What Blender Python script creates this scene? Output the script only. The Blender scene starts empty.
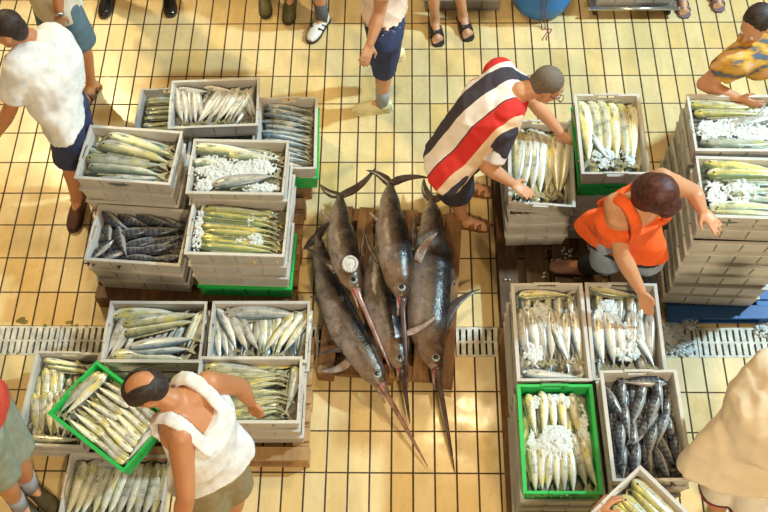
import bpy, bmesh, math, random
from mathutils import Vector, Matrix, Quaternion, noise
import numpy as np
C = bpy.context.scene.collection
rnd = random.Random(7)
PI = math.pi
# ------------------------------------------------------------------ camera (calibrated on the 13 x 26 cm tile grid)
H, PITCH, FOC, YAW, ROLL = 5.81061, 1.0559, 996.729, -0.0438, -0.0369
def V(*a): return Vector(a)
_cy, _sy, _cp, _sp, _cr, _sr = math.cos(YAW), math.sin(YAW), math.cos(PITCH), math.sin(PITCH), math.cos(ROLL), math.sin(ROLL)
def _w(v): return V(v[0]*_cy+v[1]*_sy, -v[0]*_sy+v[1]*_cy, v[2])
_R, _U, _F = _w((1,0,0)), _w((0,_sp,_cp)), _w((0,_cp,-_sp))
camR = _R*_cr+_U*_sr; camU = -_R*_sr+_U*_cr
cd = bpy.data.cameras.new('camera'); cam = bpy.data.objects.new('camera', cd); C.objects.link(cam)
M = Matrix.Identity(4)
for i, a in enumerate((camR, camU, -_F)):
    for j in range(3): M[j][i] = a[j]
M.translation = V(0, 0, H); cam.matrix_world = M
cd.sensor_width = 36; cd.lens = 36*FOC/768; cd.clip_end = 100
bpy.context.scene.camera = cam
def at(x, y, z=0.0):
    """the point of the place at height z seen at (x, y) of the photograph"""
    d = _F+camR*((x-384)/FOC)-camU*((y-256)/FOC)
    t = (z-H)/d.z
    return V(d.x*t, d.y*t, z)
# ------------------------------------------------------------------ light
sc = bpy.context.scene
w = bpy.data.worlds.new('hall_air'); sc.world = w; w.use_nodes = True
w.node_tree.nodes['Background'].inputs[0].default_value = (1.0, 0.74, 0.42, 1)
w.node_tree.nodes['Background'].inputs[1].default_value = 0.22
def area(name, loc, to, size, power, col, spread=180):
    l = bpy.data.lights.new(name, 'AREA'); l.shape = 'DISK'; l.size = size; l.energy = power; l.color = col; l.spread = math.radians(spread)
    o = bpy.data.objects.new(name, l); C.objects.link(o); o.location = loc
    o.rotation_euler = (V(*to)-V(*loc)).to_track_quat('-Z', 'Y').to_euler(); return o
area('lamp_cool', (7.0, 5.4, 7.5), (0.6, 4.4, 0), 0.5, 400, (0.62, 0.90, 1.0), 120)
area('lamp_warm_left', (-5.4, 10.2, 8.0), (-3.0, 4.4, 0), 0.7, 80, (1.0, 0.80, 0.42), 75)
area('lamp_overhead', (0.75, 5.3, 8.5), (0.2, 2.0, 0), 0.5, 115, (1.0, 0.76, 0.40))
area('lamp_south', (1.8, -3.8, 7.0), (0.6, 3.0, 0.5), 0.7, 375, (1.0, 0.78, 0.50))
sc.view_settings.view_transform = 'Standard'; sc.view_settings.look = 'None'
sc.view_settings.gamma = 1; sc.view_settings.use_curve_mapping = False; sc.view_settings.exposure = 0.33

# ------------------------------------------------------------------ node helpers / materials
def newmat(name):
    m = bpy.data.materials.new(name); m.use_nodes = True
    nt = m.node_tree; return m, nt, nt.nodes['Principled BSDF']
def N(nt, t, **kw):
    n = nt.nodes.new(t)
    for k, v in kw.items(): setattr(n, k, v)
    return n
def inp(nt, sock, v):
    if isinstance(v, bpy.types.NodeSocket): nt.links.new(v, sock)
    else: sock.default_value = v
def math_(nt, op, a, b=0.0, c=None):
    n = N(nt, 'ShaderNodeMath', operation=op); inp(nt, n.inputs[0], a); inp(nt, n.inputs[1], b)
    if c is not None: inp(nt, n.inputs[2], c)
    return n.outputs[0]
def mixc(nt, f, a, b, blend='MIX'):
    n = N(nt, 'ShaderNodeMix', data_type='RGBA', blend_type=blend)
    inp(nt, n.inputs[0], f); inp(nt, n.inputs[6], a); inp(nt, n.inputs[7], b); return n.outputs[2]
def ramp(nt, f, stops, interp='LINEAR'):
    n = N(nt, 'ShaderNodeValToRGB'); r = n.color_ramp; r.interpolation = interp
    while len(r.elements) < len(stops): r.elements.new(0.5)
    for e, (p, c) in zip(r.elements, stops): e.position = p; e.color = (c[0], c[1], c[2], 1)
    inp(nt, n.inputs[0], f); return n.outputs[0]
def noise_(nt, vec, scale, detail=3, rough=0.5):
    n = N(nt, 'ShaderNodeTexNoise'); n.inputs['Scale'].default_value = scale
    n.inputs['Detail'].default_value = detail; n.inputs['Roughness'].default_value = rough
    if vec is not None: nt.links.new(vec, n.inputs['Vector'])
    return n.outputs['Fac']
def objco(nt): return N(nt, 'ShaderNodeTexCoord').outputs['Object']
def bump(nt, b, h, strength=0.3, dist=0.003):
    n = N(nt, 'ShaderNodeBump'); n.inputs['Strength'].default_value = strength; n.inputs['Distance'].default_value = dist
    inp(nt, n.inputs['Height'], h); nt.links.new(n.outputs[0], b.inputs['Normal'])
def c4(c): return (c[0], c[1], c[2], 1)
def simple(name, col, rough=0.5, var=0.12, scale=12, metal=0.0, bmp=0.0, dark=None):
    m, nt, b = newmat(name)
    f = noise_(nt, objco(nt), scale, 4, 0.6)
    d = dark or tuple(x*(1-var*2) for x in col)
    l = tuple(min(1, x*(1+var)) for x in col)
    nt.links.new(ramp(nt, f, [(0.3, d), (0.7, l)]), b.inputs['Base Color'])
    b.inputs['Roughness'].default_value = rough; b.inputs['Metallic'].default_value = metal
    if bmp: bump(nt, b, f, bmp)
    return m
def tile_mat():
    m, nt, b = newmat('yellow_floor_tiles')
    g = N(nt, 'ShaderNodeNewGeometry').outputs['Position']
    s = N(nt, 'ShaderNodeSeparateXYZ'); nt.links.new(g, s.inputs[0])
    south = math_(nt, 'LESS_THAN', s.outputs[1], 2.67)
    y0 = math_(nt, 'MULTIPLY_ADD', south, 2.0585-5.3461, 5.3461)     # rows restart behind the drain
    u = math_(nt, 'DIVIDE', math_(nt, 'ADD', s.outputs[0], 0.0828+13*5), 0.13)
    v = math_(nt, 'DIVIDE', math_(nt, 'ADD', math_(nt, 'SUBTRACT', s.outputs[1], y0), 26.0), 0.26)
    fu, fv = math_(nt, 'FRACT', u), math_(nt, 'FRACT', v)
    du = math_(nt, 'MULTIPLY', math_(nt, 'SUBTRACT', 0.5, math_(nt, 'ABSOLUTE', math_(nt, 'SUBTRACT', fu, 0.5))), 0.13)
    dv = math_(nt, 'MULTIPLY', math_(nt, 'SUBTRACT', 0.5, math_(nt, 'ABSOLUTE', math_(nt, 'SUBTRACT', fv, 0.5))), 0.26)
    d = math_(nt, 'MINIMUM', math_(nt, 'SUBTRACT', du, 0.0008), dv)
    wob = math_(nt, 'MULTIPLY', math_(nt, 'SUBTRACT', noise_(nt, g, 30), 0.5), 0.0016)
    d = math_(nt, 'ADD', d, wob)
    mr = N(nt, 'ShaderNodeMapRange'); inp(nt, mr.inputs[0], d); mr.inputs[1].default_value = 0.0040; mr.inputs[2].default_value = 0.0056
    k = mr.outputs[0]
    cb = N(nt, 'ShaderNodeCombineXYZ'); inp(nt, cb.inputs[0], math_(nt, 'FLOOR', u)); inp(nt, cb.inputs[1], math_(nt, 'FLOOR', v))
    wn = N(nt, 'ShaderNodeTexWhiteNoise'); nt.links.new(cb.outputs[0], wn.inputs[0])
    tile = ramp(nt, wn.outputs[0], [(0.0, (0.72, 0.51, 0.21)), (0.3, (0.74, 0.58, 0.30)), (0.75, (0.76, 0.62, 0.36)), (1.0, (0.76, 0.53, 0.19))])
    big = noise_(nt, g, 0.55, 2)
    tile = mixc(nt, math_(nt, 'MULTIPLY', big, 0.5), tile, (0.76, 0.56, 0.26, 1))
    mp = N(nt, 'ShaderNodeMapping'); mp.inputs['Scale'].default_value = (1, 0.3, 1); nt.links.new(g, mp.inputs[0])
    st = noise_(nt, mp.outputs[0], 9, 6, 0.65)
    tile = mixc(nt, ramp(nt, st, [(0.38, (0.35,)*3), (0.6, (0, 0, 0))]), tile, (0.50, 0.35, 0.15, 1))
    sp = noise_(nt, g, 55, 1)
    tile = mixc(nt, ramp(nt, sp, [(0.765, (0, 0, 0)), (0.80, (0.8,)*3)]), tile, (0.16, 0.09, 0.03, 1))
    grout = mixc(nt, noise_(nt, g, 7), (0.022, 0.013, 0.006, 1), (0.085, 0.045, 0.018, 1))
    nt.links.new(mixc(nt, k, grout, tile), b.inputs['Base Color'])
    wet = noise_(nt, g, 2.2, 5, 0.6)
    nt.links.new(math_(nt, 'ADD', math_(nt, 'MULTIPLY', ramp(nt, wet, [(0.42, (0.0,)*3), (0.58, (1,)*3)]), 0.22),
                 math_(nt, 'MULTIPLY_ADD', k, -0.45, 0.62)), b.inputs['Roughness'])
    bump(nt, b, math_(nt, 'ADD', k, math_(nt, 'MULTIPLY', noise_(nt, g, 16, 3), 0.35)), 0.35, 0.004)
    return m
def wood(name, a, bcol):
    m, nt, b = newmat(name)
    g = objco(nt); mp = N(nt, 'ShaderNodeMapping'); mp.inputs['Scale'].default_value = (14, 1.6, 14); nt.links.new(g, mp.inputs[0])
    f = noise_(nt, mp.outputs[0], 2.2, 8, 0.7); f2 = noise_(nt, g, 5, 4)
    col = mixc(nt, ramp(nt, f, [(0.35, (0,)*3), (0.65, (1,)*3)]), c4(a), c4(bcol))
    col = mixc(nt, ramp(nt, f2, [(0.4, (0.55,)*3), (0.7, (0,)*3)]), col, c4(tuple(x*0.35 for x in a)))
    nt.links.new(col, b.inputs['Base Color']); b.inputs['Roughness'].default_value = 0.55; bump(nt, b, f, 0.5)
    return m
def plastic(name, col, dirt=0.3):
    m, nt, b = newmat(name)
    g = objco(nt); oi = N(nt, 'ShaderNodeObjectInfo').outputs['Random']
    f = noise_(nt, g, 9, 6, 0.65); f2 = noise_(nt, g, 45, 3)
    base = mixc(nt, oi, c4(tuple(x*0.88 for x in col)), c4(tuple(min(1, x*1.08) for x in col)))
    c = mixc(nt, ramp(nt, f, [(0.35, (dirt,)*3), (0.62, (0,)*3)]), base, c4(tuple(x*0.62*t for x, t in zip(col, (1, 0.92, 0.8)))))
    c = mixc(nt, ramp(nt, f2, [(0.66, (0,)*3), (0.74, (0.35,)*3)]), c, c4(tuple(x*0.45 for x in col)))
    nt.links.new(c, b.inputs['Base Color']); b.inputs['Roughness'].default_value = 0.42
    bump(nt, b, f2, 0.08)
    return m
def fish_mat(name, stops, kind='plain', spots=(0.75, 0.62, 0.08)):
    """uv: x along the body (0 tail, 1 nose), y from belly (0) to back (1)"""
    m, nt, b = newmat(name)
    uv = N(nt, 'ShaderNodeTexCoord').outputs['UV']; s = N(nt, 'ShaderNodeSeparateXYZ'); nt.links.new(uv, s.inputs[0])
    oc = objco(nt); oi = N(nt, 'ShaderNodeObjectInfo').outputs['Random']
    ad = N(nt, 'ShaderNodeVectorMath', operation='ADD'); nt.links.new(oc, ad.inputs[0]); nt.links.new(oi, ad.inputs[1])
    n = noise_(nt, ad.outputs[0], 9, 5, 0.6)
    v = math_(nt, 'ADD', s.outputs[1], math_(nt, 'MULTIPLY', math_(nt, 'SUBTRACT', n, 0.5), 0.34))
    v = math_(nt, 'ADD', v, math_(nt, 'MULTIPLY', math_(nt, 'SUBTRACT', oi, 0.5), 0.22))
    col = ramp(nt, v, stops)
    if kind == 'striped':
        w_ = math_(nt, 'SINE', math_(nt, 'ADD', math_(nt, 'MULTIPLY', s.outputs[0], 52), math_(nt, 'MULTIPLY', n, 13)))
        bar = ramp(nt, math_(nt, 'MULTIPLY', ramp(nt, math_(nt, 'MULTIPLY_ADD', w_, .5, .5), [(.36, (0,)*3), (.62, (1,)*3)]), ramp(nt, s.outputs[1], [(0.30, (0,)*3), (0.42, (1,)*3)])), [(0, (0,)*3), (1, (0.80,)*3)])
        col = mixc(nt, bar, col, (0.022, 0.028, 0.045, 1))
    if kind == 'plain':
        nb = noise_(nt, ad.outputs[0], 5.5, 7, 0.72)
        col = mixc(nt, ramp(nt, nb, [(0.30, (0.85,)*3), (0.47, (0,)*3)]), col, (0.10, 0.11, 0.07, 1))
        col = mixc(nt, ramp(nt, nb, [(0.55, (0,)*3), (0.70, (0.6,)*3)]), col, (0.80, 0.80, 0.76, 1))
        vo = N(nt, 'ShaderNodeTexVoronoi'); vo.inputs['Scale'].default_value = 38; nt.links.new(oc, vo.inputs[0])
        mk = math_(nt, 'MULTIPLY', math_(nt, 'LESS_THAN', vo.outputs[0], 0.16), 0.5)
        col = mixc(nt, mk, col, (0.08, 0.12, 0.13, 1))
        n3 = noise_(nt, ad.outputs[0], 3.5, 2)
        col = mixc(nt, ramp(nt, n3, [(0.56, (0,)*3), (0.66, (0.75,)*3)]), col, c4(spots))
        mp = N(nt, 'ShaderNodeMapping'); mp.inputs['Scale'].default_value = (1.5, 16, 1); nt.links.new(uv, mp.inputs[0])
        l = noise_(nt, mp.outputs[0], 2.0, 2)
        col = mixc(nt, ramp(nt, l, [(0.52, (0,)*3), (0.60, (0.62,)*3)]), col, (0.13, 0.20, 0.24, 1))
    # gill line and darker head
    gl = math_(nt, 'ABSOLUTE', math_(nt, 'SUBTRACT', math_(nt, 'ADD', s.outputs[0], math_(nt, 'MULTIPLY', math_(nt, 'ABSOLUTE', math_(nt, 'SUBTRACT', s.outputs[1], 0.45)), 0.10)), 0.83))
    col = mixc(nt, math_(nt, 'MULTIPLY', math_(nt, 'LESS_THAN', gl, 0.005), 0.4), col, (0.12, 0.09, 0.08, 1))
    hv = N(nt, 'ShaderNodeHueSaturation'); nt.links.new(col, hv.inputs['Color']); inp(nt, hv.inputs['Value'], math_(nt, 'MULTIPLY_ADD', oi, 0.55, 0.72)); hv.inputs['Saturation'].default_value = 0.92
    nt.links.new(hv.outputs[0], b.inputs['Base Color']); b.inputs['Roughness'].default_value = 0.27
    b.inputs['Metallic'].default_value = 0.12
    bump(nt, b, noise_(nt, oc, 60, 2), 0.12)
    return m
MAT = {}
MAT['tile'] = tile_mat()
MAT['grey'] = plastic('grey_crate_plastic', (0.57, 0.555, 0.53))
MAT['darkgrey'] = plastic('dark_grey_crate_plastic', (0.34, 0.34, 0.34))
MAT['green'] = plastic('green_crate_plastic', (0.010, 0.46, 0.085), 0.15)
MAT['bluep'] = plastic('blue_pallet_plastic', (0.02, 0.12, 0.38), 0.3)
MAT['barrel'] = plastic('blue_barrel_plastic', (0.02, 0.20, 0.62), 0.3)
MAT['wood'] = wood('wet_pallet_wood', (0.16, 0.07, 0.022), (0.36, 0.18, 0.065))
MAT['wood3'] = wood('dark_wet_pallet_wood', (0.075, 0.032, 0.012), (0.20, 0.095, 0.035))
MAT['wood2'] = wood('pale_pallet_wood', (0.42, 0.24, 0.10), (0.58, 0.36, 0.17))
MAT['grate'] = simple('pale_drain_grate', (0.62, 0.60, 0.53), 0.45, 0.2, 18, bmp=0.1)
MAT['pit'] = simple('drain_channel', (0.02, 0.02, 0.018), 0.6)
MAT['ice'] = (lambda: (lambda m, nt, b: (b.inputs['Base Color'].__setattr__('default_value', (0.78, 0.84, 0.87, 1)), b.inputs['Roughness'].__setattr__('default_value', 0.18), b.inputs['Transmission Weight'].__setattr__('default_value', 0.25), b.inputs['IOR'].__setattr__('default_value', 1.31), m)[-1])(*newmat('crushed_ice')))()
MAT['brine'] = simple('fish_bed', (0.22, 0.21, 0.18), 0.3, 0.5, 22, bmp=0.4)
MAT['moss'] = simple('wet_leaf', (0.26, 0.22, 0.05), 0.6, 0.3, 20)
MAT['blood'] = simple('blood', (0.45, 0.01, 0.01), 0.2)
YL = [(0.0, (0.56, 0.56, 0.50)), (0.30, (0.80, 0.79, 0.70)), (0.55, (0.74, 0.69, 0.40)), (0.74, (0.54, 0.50, 0.20)), (0.95, (0.13, 0.17, 0.10))]
SV = [(0.0, (0.50, 0.46, 0.40)), (0.35, (0.78, 0.75, 0.69)), (0.62, (0.58, 0.60, 0.58)), (0.80, (0.20, 0.28, 0.34)), (1.0, (0.05, 0.09, 0.13))]
GR = [(0.0, (0.50, 0.50, 0.42)), (0.32, (0.74, 0.74, 0.63)), (0.58, (0.55, 0.56, 0.42)), (0.80, (0.26, 0.30, 0.20)), (1.0, (0.06, 0.09, 0.07))]
BR = [(0.0, (0.95, 0.78, 0.36)), (0.25, (0.84, 0.80, 0.62)), (0.5, (0.74, 0.70, 0.40)), (0.72, (0.62, 0.50, 0.08)), (0.95, (0.14, 0.20, 0.06))]
ST = [(0.0, (0.44, 0.42, 0.39)), (0.30, (0.27, 0.27, 0.27)), (0.55, (0.10, 0.11, 0.13)), (1.0, (0.04, 0.05, 0.09))]
MAT['f_yellow'] = fish_mat('yellow_green_fish_skin', YL)
MAT['f_silver'] = fish_mat('silver_blue_fish_skin', SV, spots=(0.70, 0.62, 0.48))
MAT['f_green'] = fish_mat('green_silver_fish_skin', GR, spots=(0.60, 0.52, 0.12))
MAT['f_bright'] = fish_mat('bright_yellow_fish_skin', BR, spots=(0.82, 0.66, 0.10))
MAT['f_striped'] = fish_mat('striped_fish_skin', ST, 'striped')
MAT['fin'] = simple('fish_fin', (0.36, 0.34, 0.22), 0.4, 0.3, 40)
MAT['fin_dark'] = simple('dark_fish_fin', (0.07, 0.07, 0.075), 0.35, 0.3, 40)
MAT['eye'] = simple('fish_eye', (0.015, 0.015, 0.02), 0.1)
MAT['paleeye'] = simple('swordfish_eye_rim', (0.32, 0.36, 0.36), 0.12)

# ------------------------------------------------------------------ object helpers
def link(name, me, mat=None, parent=None, smooth=True):
    o = bpy.data.objects.new(name, me); C.objects.link(o)
    if mat is not None and not me.materials: me.materials.append(mat)
    if parent is not None: o.parent = parent
    if smooth: me.polygons.foreach_set('use_smooth', [True]*len(me.polygons))
    return o
def bm_obj(name, bm, mat, parent=None, smooth=False):
    bmesh.ops.recalc_face_normals(bm, faces=bm.faces)
    me = bpy.data.meshes.new(name); bm.to_mesh(me); bm.free()
    return link(name, me, mat, parent, smooth)
def tag(o, label, cat=None, group=None, kind=None):
    if label: o['label'] = label
    if cat: o['category'] = cat
    if group: o['group'] = group
    if kind: o['kind'] = kind
    return o
def empty(name, loc, label, cat, group=None, rz=0.0):
    o = bpy.data.objects.new(name, None); C.objects.link(o); o.location = loc; o.rotation_euler = (0, 0, rz)
    o.empty_display_size = 0.05
    return tag(o, label, cat, group)
def copy_tree(o, parent=None):
    c = o.copy(); C.objects.link(c)
    if parent is not None: c.parent = parent
    for ch in o.children: copy_tree(ch, c)
    return c
def box(bm, x0, x1, y0, y1, z0, z1, f=None):
    vs = [V(x, y, z) for x in (x0, x1) for y in (y0, y1) for z in (z0, z1)]
    if f: vs = [f(v) for v in vs]
    b = [bm.verts.new(v) for v in vs]
    for q in ((0, 1, 3, 2), (4, 6, 7, 5), (0, 4, 5, 1), (2, 3, 7, 6), (0, 2, 6, 4), (1, 5, 7, 3)):
        bm.faces.new([b[i] for i in q])
def frame(d, hint=V(0, 0, 1)):
    d = d.normalized(); u = d.cross(hint)
    if u.length < 1e-4: u = d.cross(V(1, 0, 0))
    u.normalize(); return u, u.cross(d).normalized()
def tube(bm, rings, seg=18, cap=True, tangent=False):
    """rings: (centre, vector_u, vector_v) ; flat closed ends"""
    R = []
    for c, u, v in rings:
        R.append([bm.verts.new(c+u*math.cos(2*PI*k/seg)+v*math.sin(2*PI*k/seg)) for k in range(seg)])
    for a, b in zip(R, R[1:]):
        for k in range(seg): bm.faces.new((a[k], a[(k+1) % seg], b[(k+1) % seg], b[k]))
    if cap: bm.faces.new(R[0][::-1]); bm.faces.new(R[-1])
    return R
def cone(bm, p0, r0, p1, r1, seg=16, flat=1.0, hint=V(0, 0, 1)):
    u, v = frame(p1-p0, hint); tube(bm, [(p0, u*r0, v*r0*flat), (p1, u*r1, v*r1*flat)], seg)
def ell(bm, c, a, b, d, seg=16, n=9):
    """ellipsoid with half axes vectors a, b, d"""
    R = []
    for i in range(1, n):
        t = PI*i/n
        R.append([bm.verts.new(c+d*math.cos(t)+(a*math.cos(2*PI*k/seg)+b*math.sin(2*PI*k/seg))*math.sin(t)) for k in range(seg)])
    t0, t1 = bm.verts.new(c+d), bm.verts.new(c-d)
    for k in range(seg):
        bm.faces.new((t0, R[0][k], R[0][(k+1) % seg])); bm.faces.new((t1, R[-1][(k+1) % seg], R[-1][k]))
    for p, q in zip(R, R[1:]):
        for k in range(seg): bm.faces.new((p[k], q[k], q[(k+1) % seg], p[(k+1) % seg]))
def ball(bm, c, r): ell(bm, c, V(r, 0, 0), V(0, r, 0), V(0, 0, r), 12, 7)
def limb(bm, pts):
    for (p, r), (q, s) in zip(pts, pts[1:]):
        cone(bm, p, r, q, s); ball(bm, q, s)
    ball(bm, pts[0][0], pts[0][1])
def fuse(name, bm, mat, parent, origin, voxel=0.008, smooth=5, folds=0.0, seed=0):
    """one continuous skin round everything in bm"""
    bmesh.ops.recalc_face_normals(bm, faces=bm.faces)
    me = bpy.data.meshes.new('tmp'); bm.to_mesh(me); bm.free()
    t = bpy.data.objects.new('tmp', me); C.objects.link(t)
    r = t.modifiers.new('r', 'REMESH'); r.mode = 'VOXEL'; r.voxel_size = voxel; r.adaptivity = 0
    s = t.modifiers.new('s', 'SMOOTH'); s.factor = 0.5; s.iterations = smooth
    dg = bpy.context.evaluated_depsgraph_get(); dg.update()
    me2 = bpy.data.meshes.new_from_object(t.evaluated_get(dg)); me2.name = name
    bpy.data.objects.remove(t); bpy.data.meshes.remove(me)
    if folds:
        nrm = [v.normal.copy() for v in me2.vertices]
        for v, n in zip(me2.vertices, nrm):
            p = v.co-origin
            a_ = noise.noise(V(p.x*9+seed, p.y*9, p.z*4.5))+.5*noise.noise(V(p.x*22, p.y*22+seed, p.z*11))
            b_ = 1-abs(noise.noise(V(p.x*7, p.y*11, p.z*7+seed)))*2.4
            v.co += n*folds*(a_+.7*b_)
    me2.transform(Matrix.Translation(-origin)); me2.materials.clear()
    return link(name, me2, mat, parent)
ORD = 'first second third fourth fifth sixth seventh eighth ninth tenth eleventh twelfth thirteenth fourteenth fifteenth sixteenth seventeenth eighteenth nineteenth twentieth'.split()

# ------------------------------------------------------------------ floor and drain
YD0, YD1 = 2.553, 2.764         # the drain channel crosses the hall
def slab(name, x0, x1, y0, y1, z0, z1, mat):
    bm = bmesh.new(); box(bm, x0, x1, y0, y1, z0, z1); o = bm_obj(name, bm, mat); return tag(o, None, kind='structure')
bm = bmesh.new()
box(bm, -9, 9, YD1, 14, -0.08, 0); box(bm, -9, 9, -6, YD0, -0.08, 0); nfl = len(bm.faces)
box(bm, -9, 9, YD0-0.05, YD1+0.05, -0.30, -0.09)
for i, f in enumerate(bm.faces): f.material_index = 1 if i >= nfl else 0
fl = bm_obj('floor', bm, MAT['tile']); fl.data.materials.append(MAT['pit']); tag(fl, None, kind='structure')
# drain grates, 51.5 cm long with two rows of slots
def grate_mesh():
    bm = bmesh.new(); L, W, T = 0.505, YD1-YD0-0.006, 0.022; n = 12; p = 0.0413; sw = 0.0135
    x0 = -L/2; rails = ((-W/2, -W/2+0.013), (-0.006, 0.006), (W/2-0.013, W/2))
    for a, b in rails: box(bm, x0, L/2, a, b, -T, 0)
    xs = [(-(n-1)/2+i)*p for i in range(n)]
    edges = [x0]+[e for x in xs for e in (x-sw/2, x+sw/2)]+[L/2]
    for a, b in ((rails[0][1], rails[1][0]), (rails[1][1], rails[2][0])):
        for k in range(0, len(edges), 2): box(bm, edges[k], edges[k+1], a, b, -T, 0)
    me = bpy.data.meshes.new('drain_grate'); bm.to_mesh(me); bm.free(); me.materials.append(MAT['grate']); return me
gm = grate_mesh()
gnames = ['at the far left edge of the photo', 'left of the grey crates of silver fish', 'running up to the crate of silver and yellow fish', None, None, 'by the crate right of the tank top man', 'left of the swordfish pallet',
          None, 'right of the swordfish pallet', 'between swordfish pallet and stacked crates', None, None, 'beside the stack of crates with ice', 'strewn with ice right of the crate stack', 'below the blue pallet', 'at the far right above the beige coat']
for i in range(13):
    x = -3.0+0.511*i
    o = link('drain_grate', gm, smooth=False); o.location = (x, (YD0+YD1)/2, -0.003)
    nm = 'at the left edge of the photo|left of the crate of silver and yellow fish|behind the crate of silver and yellow fish|under the crates near the tank top man|under the second crate by the tank top man|touching the left side of the swordfish pallet|under the left swordfish|under the right swordfish|touching the right side of the swordfish pallet|under the crates of iced silver fish|beside the iced crate right of the green one|in front of the blue pallet|at the right edge in front of the blue pallet'.split('|')[i]
    tag(o, 'slotted pale drain grate '+nm, 'drain grate', 'drain grates across the floor')

# ------------------------------------------------------------------ crates
HC = 0.13; STEP = 0.128
def crate_meshes(matname):
    Lx, Ly, ins, th = 0.30, 0.20, 0.014, 0.009
    def side(bm, ax, sg, s0, s1, h0, h1, t0, t1):
        # ax 0: wall along x (long wall) at y=sg*Ly ; ax 1: wall along y at x=sg*Lx
        def f(v):
            k = ins*(1-v.z/HC)
            s = v.x; t = v.y
            half = (Lx if ax == 0 else Ly)
            s = s*(half-k)/half
            d = (Ly if ax == 0 else Lx)-k+t
            return V(s, sg*d, v.z) if ax == 0 else V(sg*d, s, v.z)
        box(bm, s0, s1, t0, t1, h0, h1, f)
    b = bmesh.new(); r = bmesh.new(); gg = {-1: bmesh.new(), 1: bmesh.new()}
    box(b, -Lx+ins, Lx-ins, -Ly+ins, Ly-ins, 0, 0.006)
    for sg in (-1, 1):
        side(b, 0, sg, -Lx, Lx, 0, 0.119, -0.017, -0.0125)
        # short walls with a hand slot
        side(b, 1, sg, -Ly, Ly, 0, 0.100, -th-0.008, -0.008)
        side(b, 1, sg, -Ly, -0.052, 0.100, 0.119, -th-0.008, -0.008)
        side(b, 1, sg, 0.052, Ly, 0.100, 0.119, -th-0.008, -0.008)
        # raised panels and ribs outside
        for k in range(4): side(b, 0, sg, -Lx+0.006+k*0.1500, -Lx+0.006+k*0.1500+0.1380, 0.014, 0.106, -0.0135, -0.0010)
        for k in range(3):
            hi = 0.098 if k == 1 else 0.116
            side(b, 1, sg, -Ly+0.006+k*0.131, -Ly+0.006+k*0.131+0.122, 0.014, min(hi, .108), -0.009, -0.0015)
        # rim
        side(r, 0, sg, -Lx, Lx, 0.117, HC, -0.016, 0.0045)
        side(r, 0, sg, -Lx+0.02, Lx-0.02, 0.108, 0.117, -0.008, -0.0015)
        side(r, 1, sg, -Ly+0.012, -0.060, 0.116, HC, -0.016, 0.0)
        side(r, 1, sg, 0.060, Ly-0.012, 0.116, HC, -0.016, 0.0)
        # raised grip over the slot
        g = gg[sg]; side(g, 1, sg, -0.075, 0.075, 0.128, 0.137, -0.014, 0.0)
        for s in (-1, 1): side(g, 1, sg, s*0.0635-0.0115, s*0.0635+0.0115, 0.098, 0.129, -0.0165, 0.0005)
    out = []
    for nm, bm in (('basket', b), ('rim', r), ('handle_grip', gg[-1]), ('handle_grip', gg[1])):
        bmesh.ops.bevel(bm, geom=[e for e in bm.edges], offset=0.0012, segments=1, affect='EDGES')
        bmesh.ops.recalc_face_normals(bm, faces=bm.faces)
        me = bpy.data.meshes.new(nm); bm.to_mesh(me); bm.free(); me.materials.append(MAT[matname]); out.append((nm, me))
    return out
CR = {k: crate_meshes(k) for k in ('grey', 'darkgrey', 'green')}
def crate(x, y, ztop, deg, label, group=None, col='grey', tilt=(0, 0)):
    o = empty('fish_crate', (x, y, ztop-HC), label, 'fish crate', group)
    o.rotation_euler = (math.radians(tilt[0]), math.radians(tilt[1]), math.radians(deg))
    for nm, me in CR[col]: link(nm, me, parent=o, smooth=False)
    return o
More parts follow.
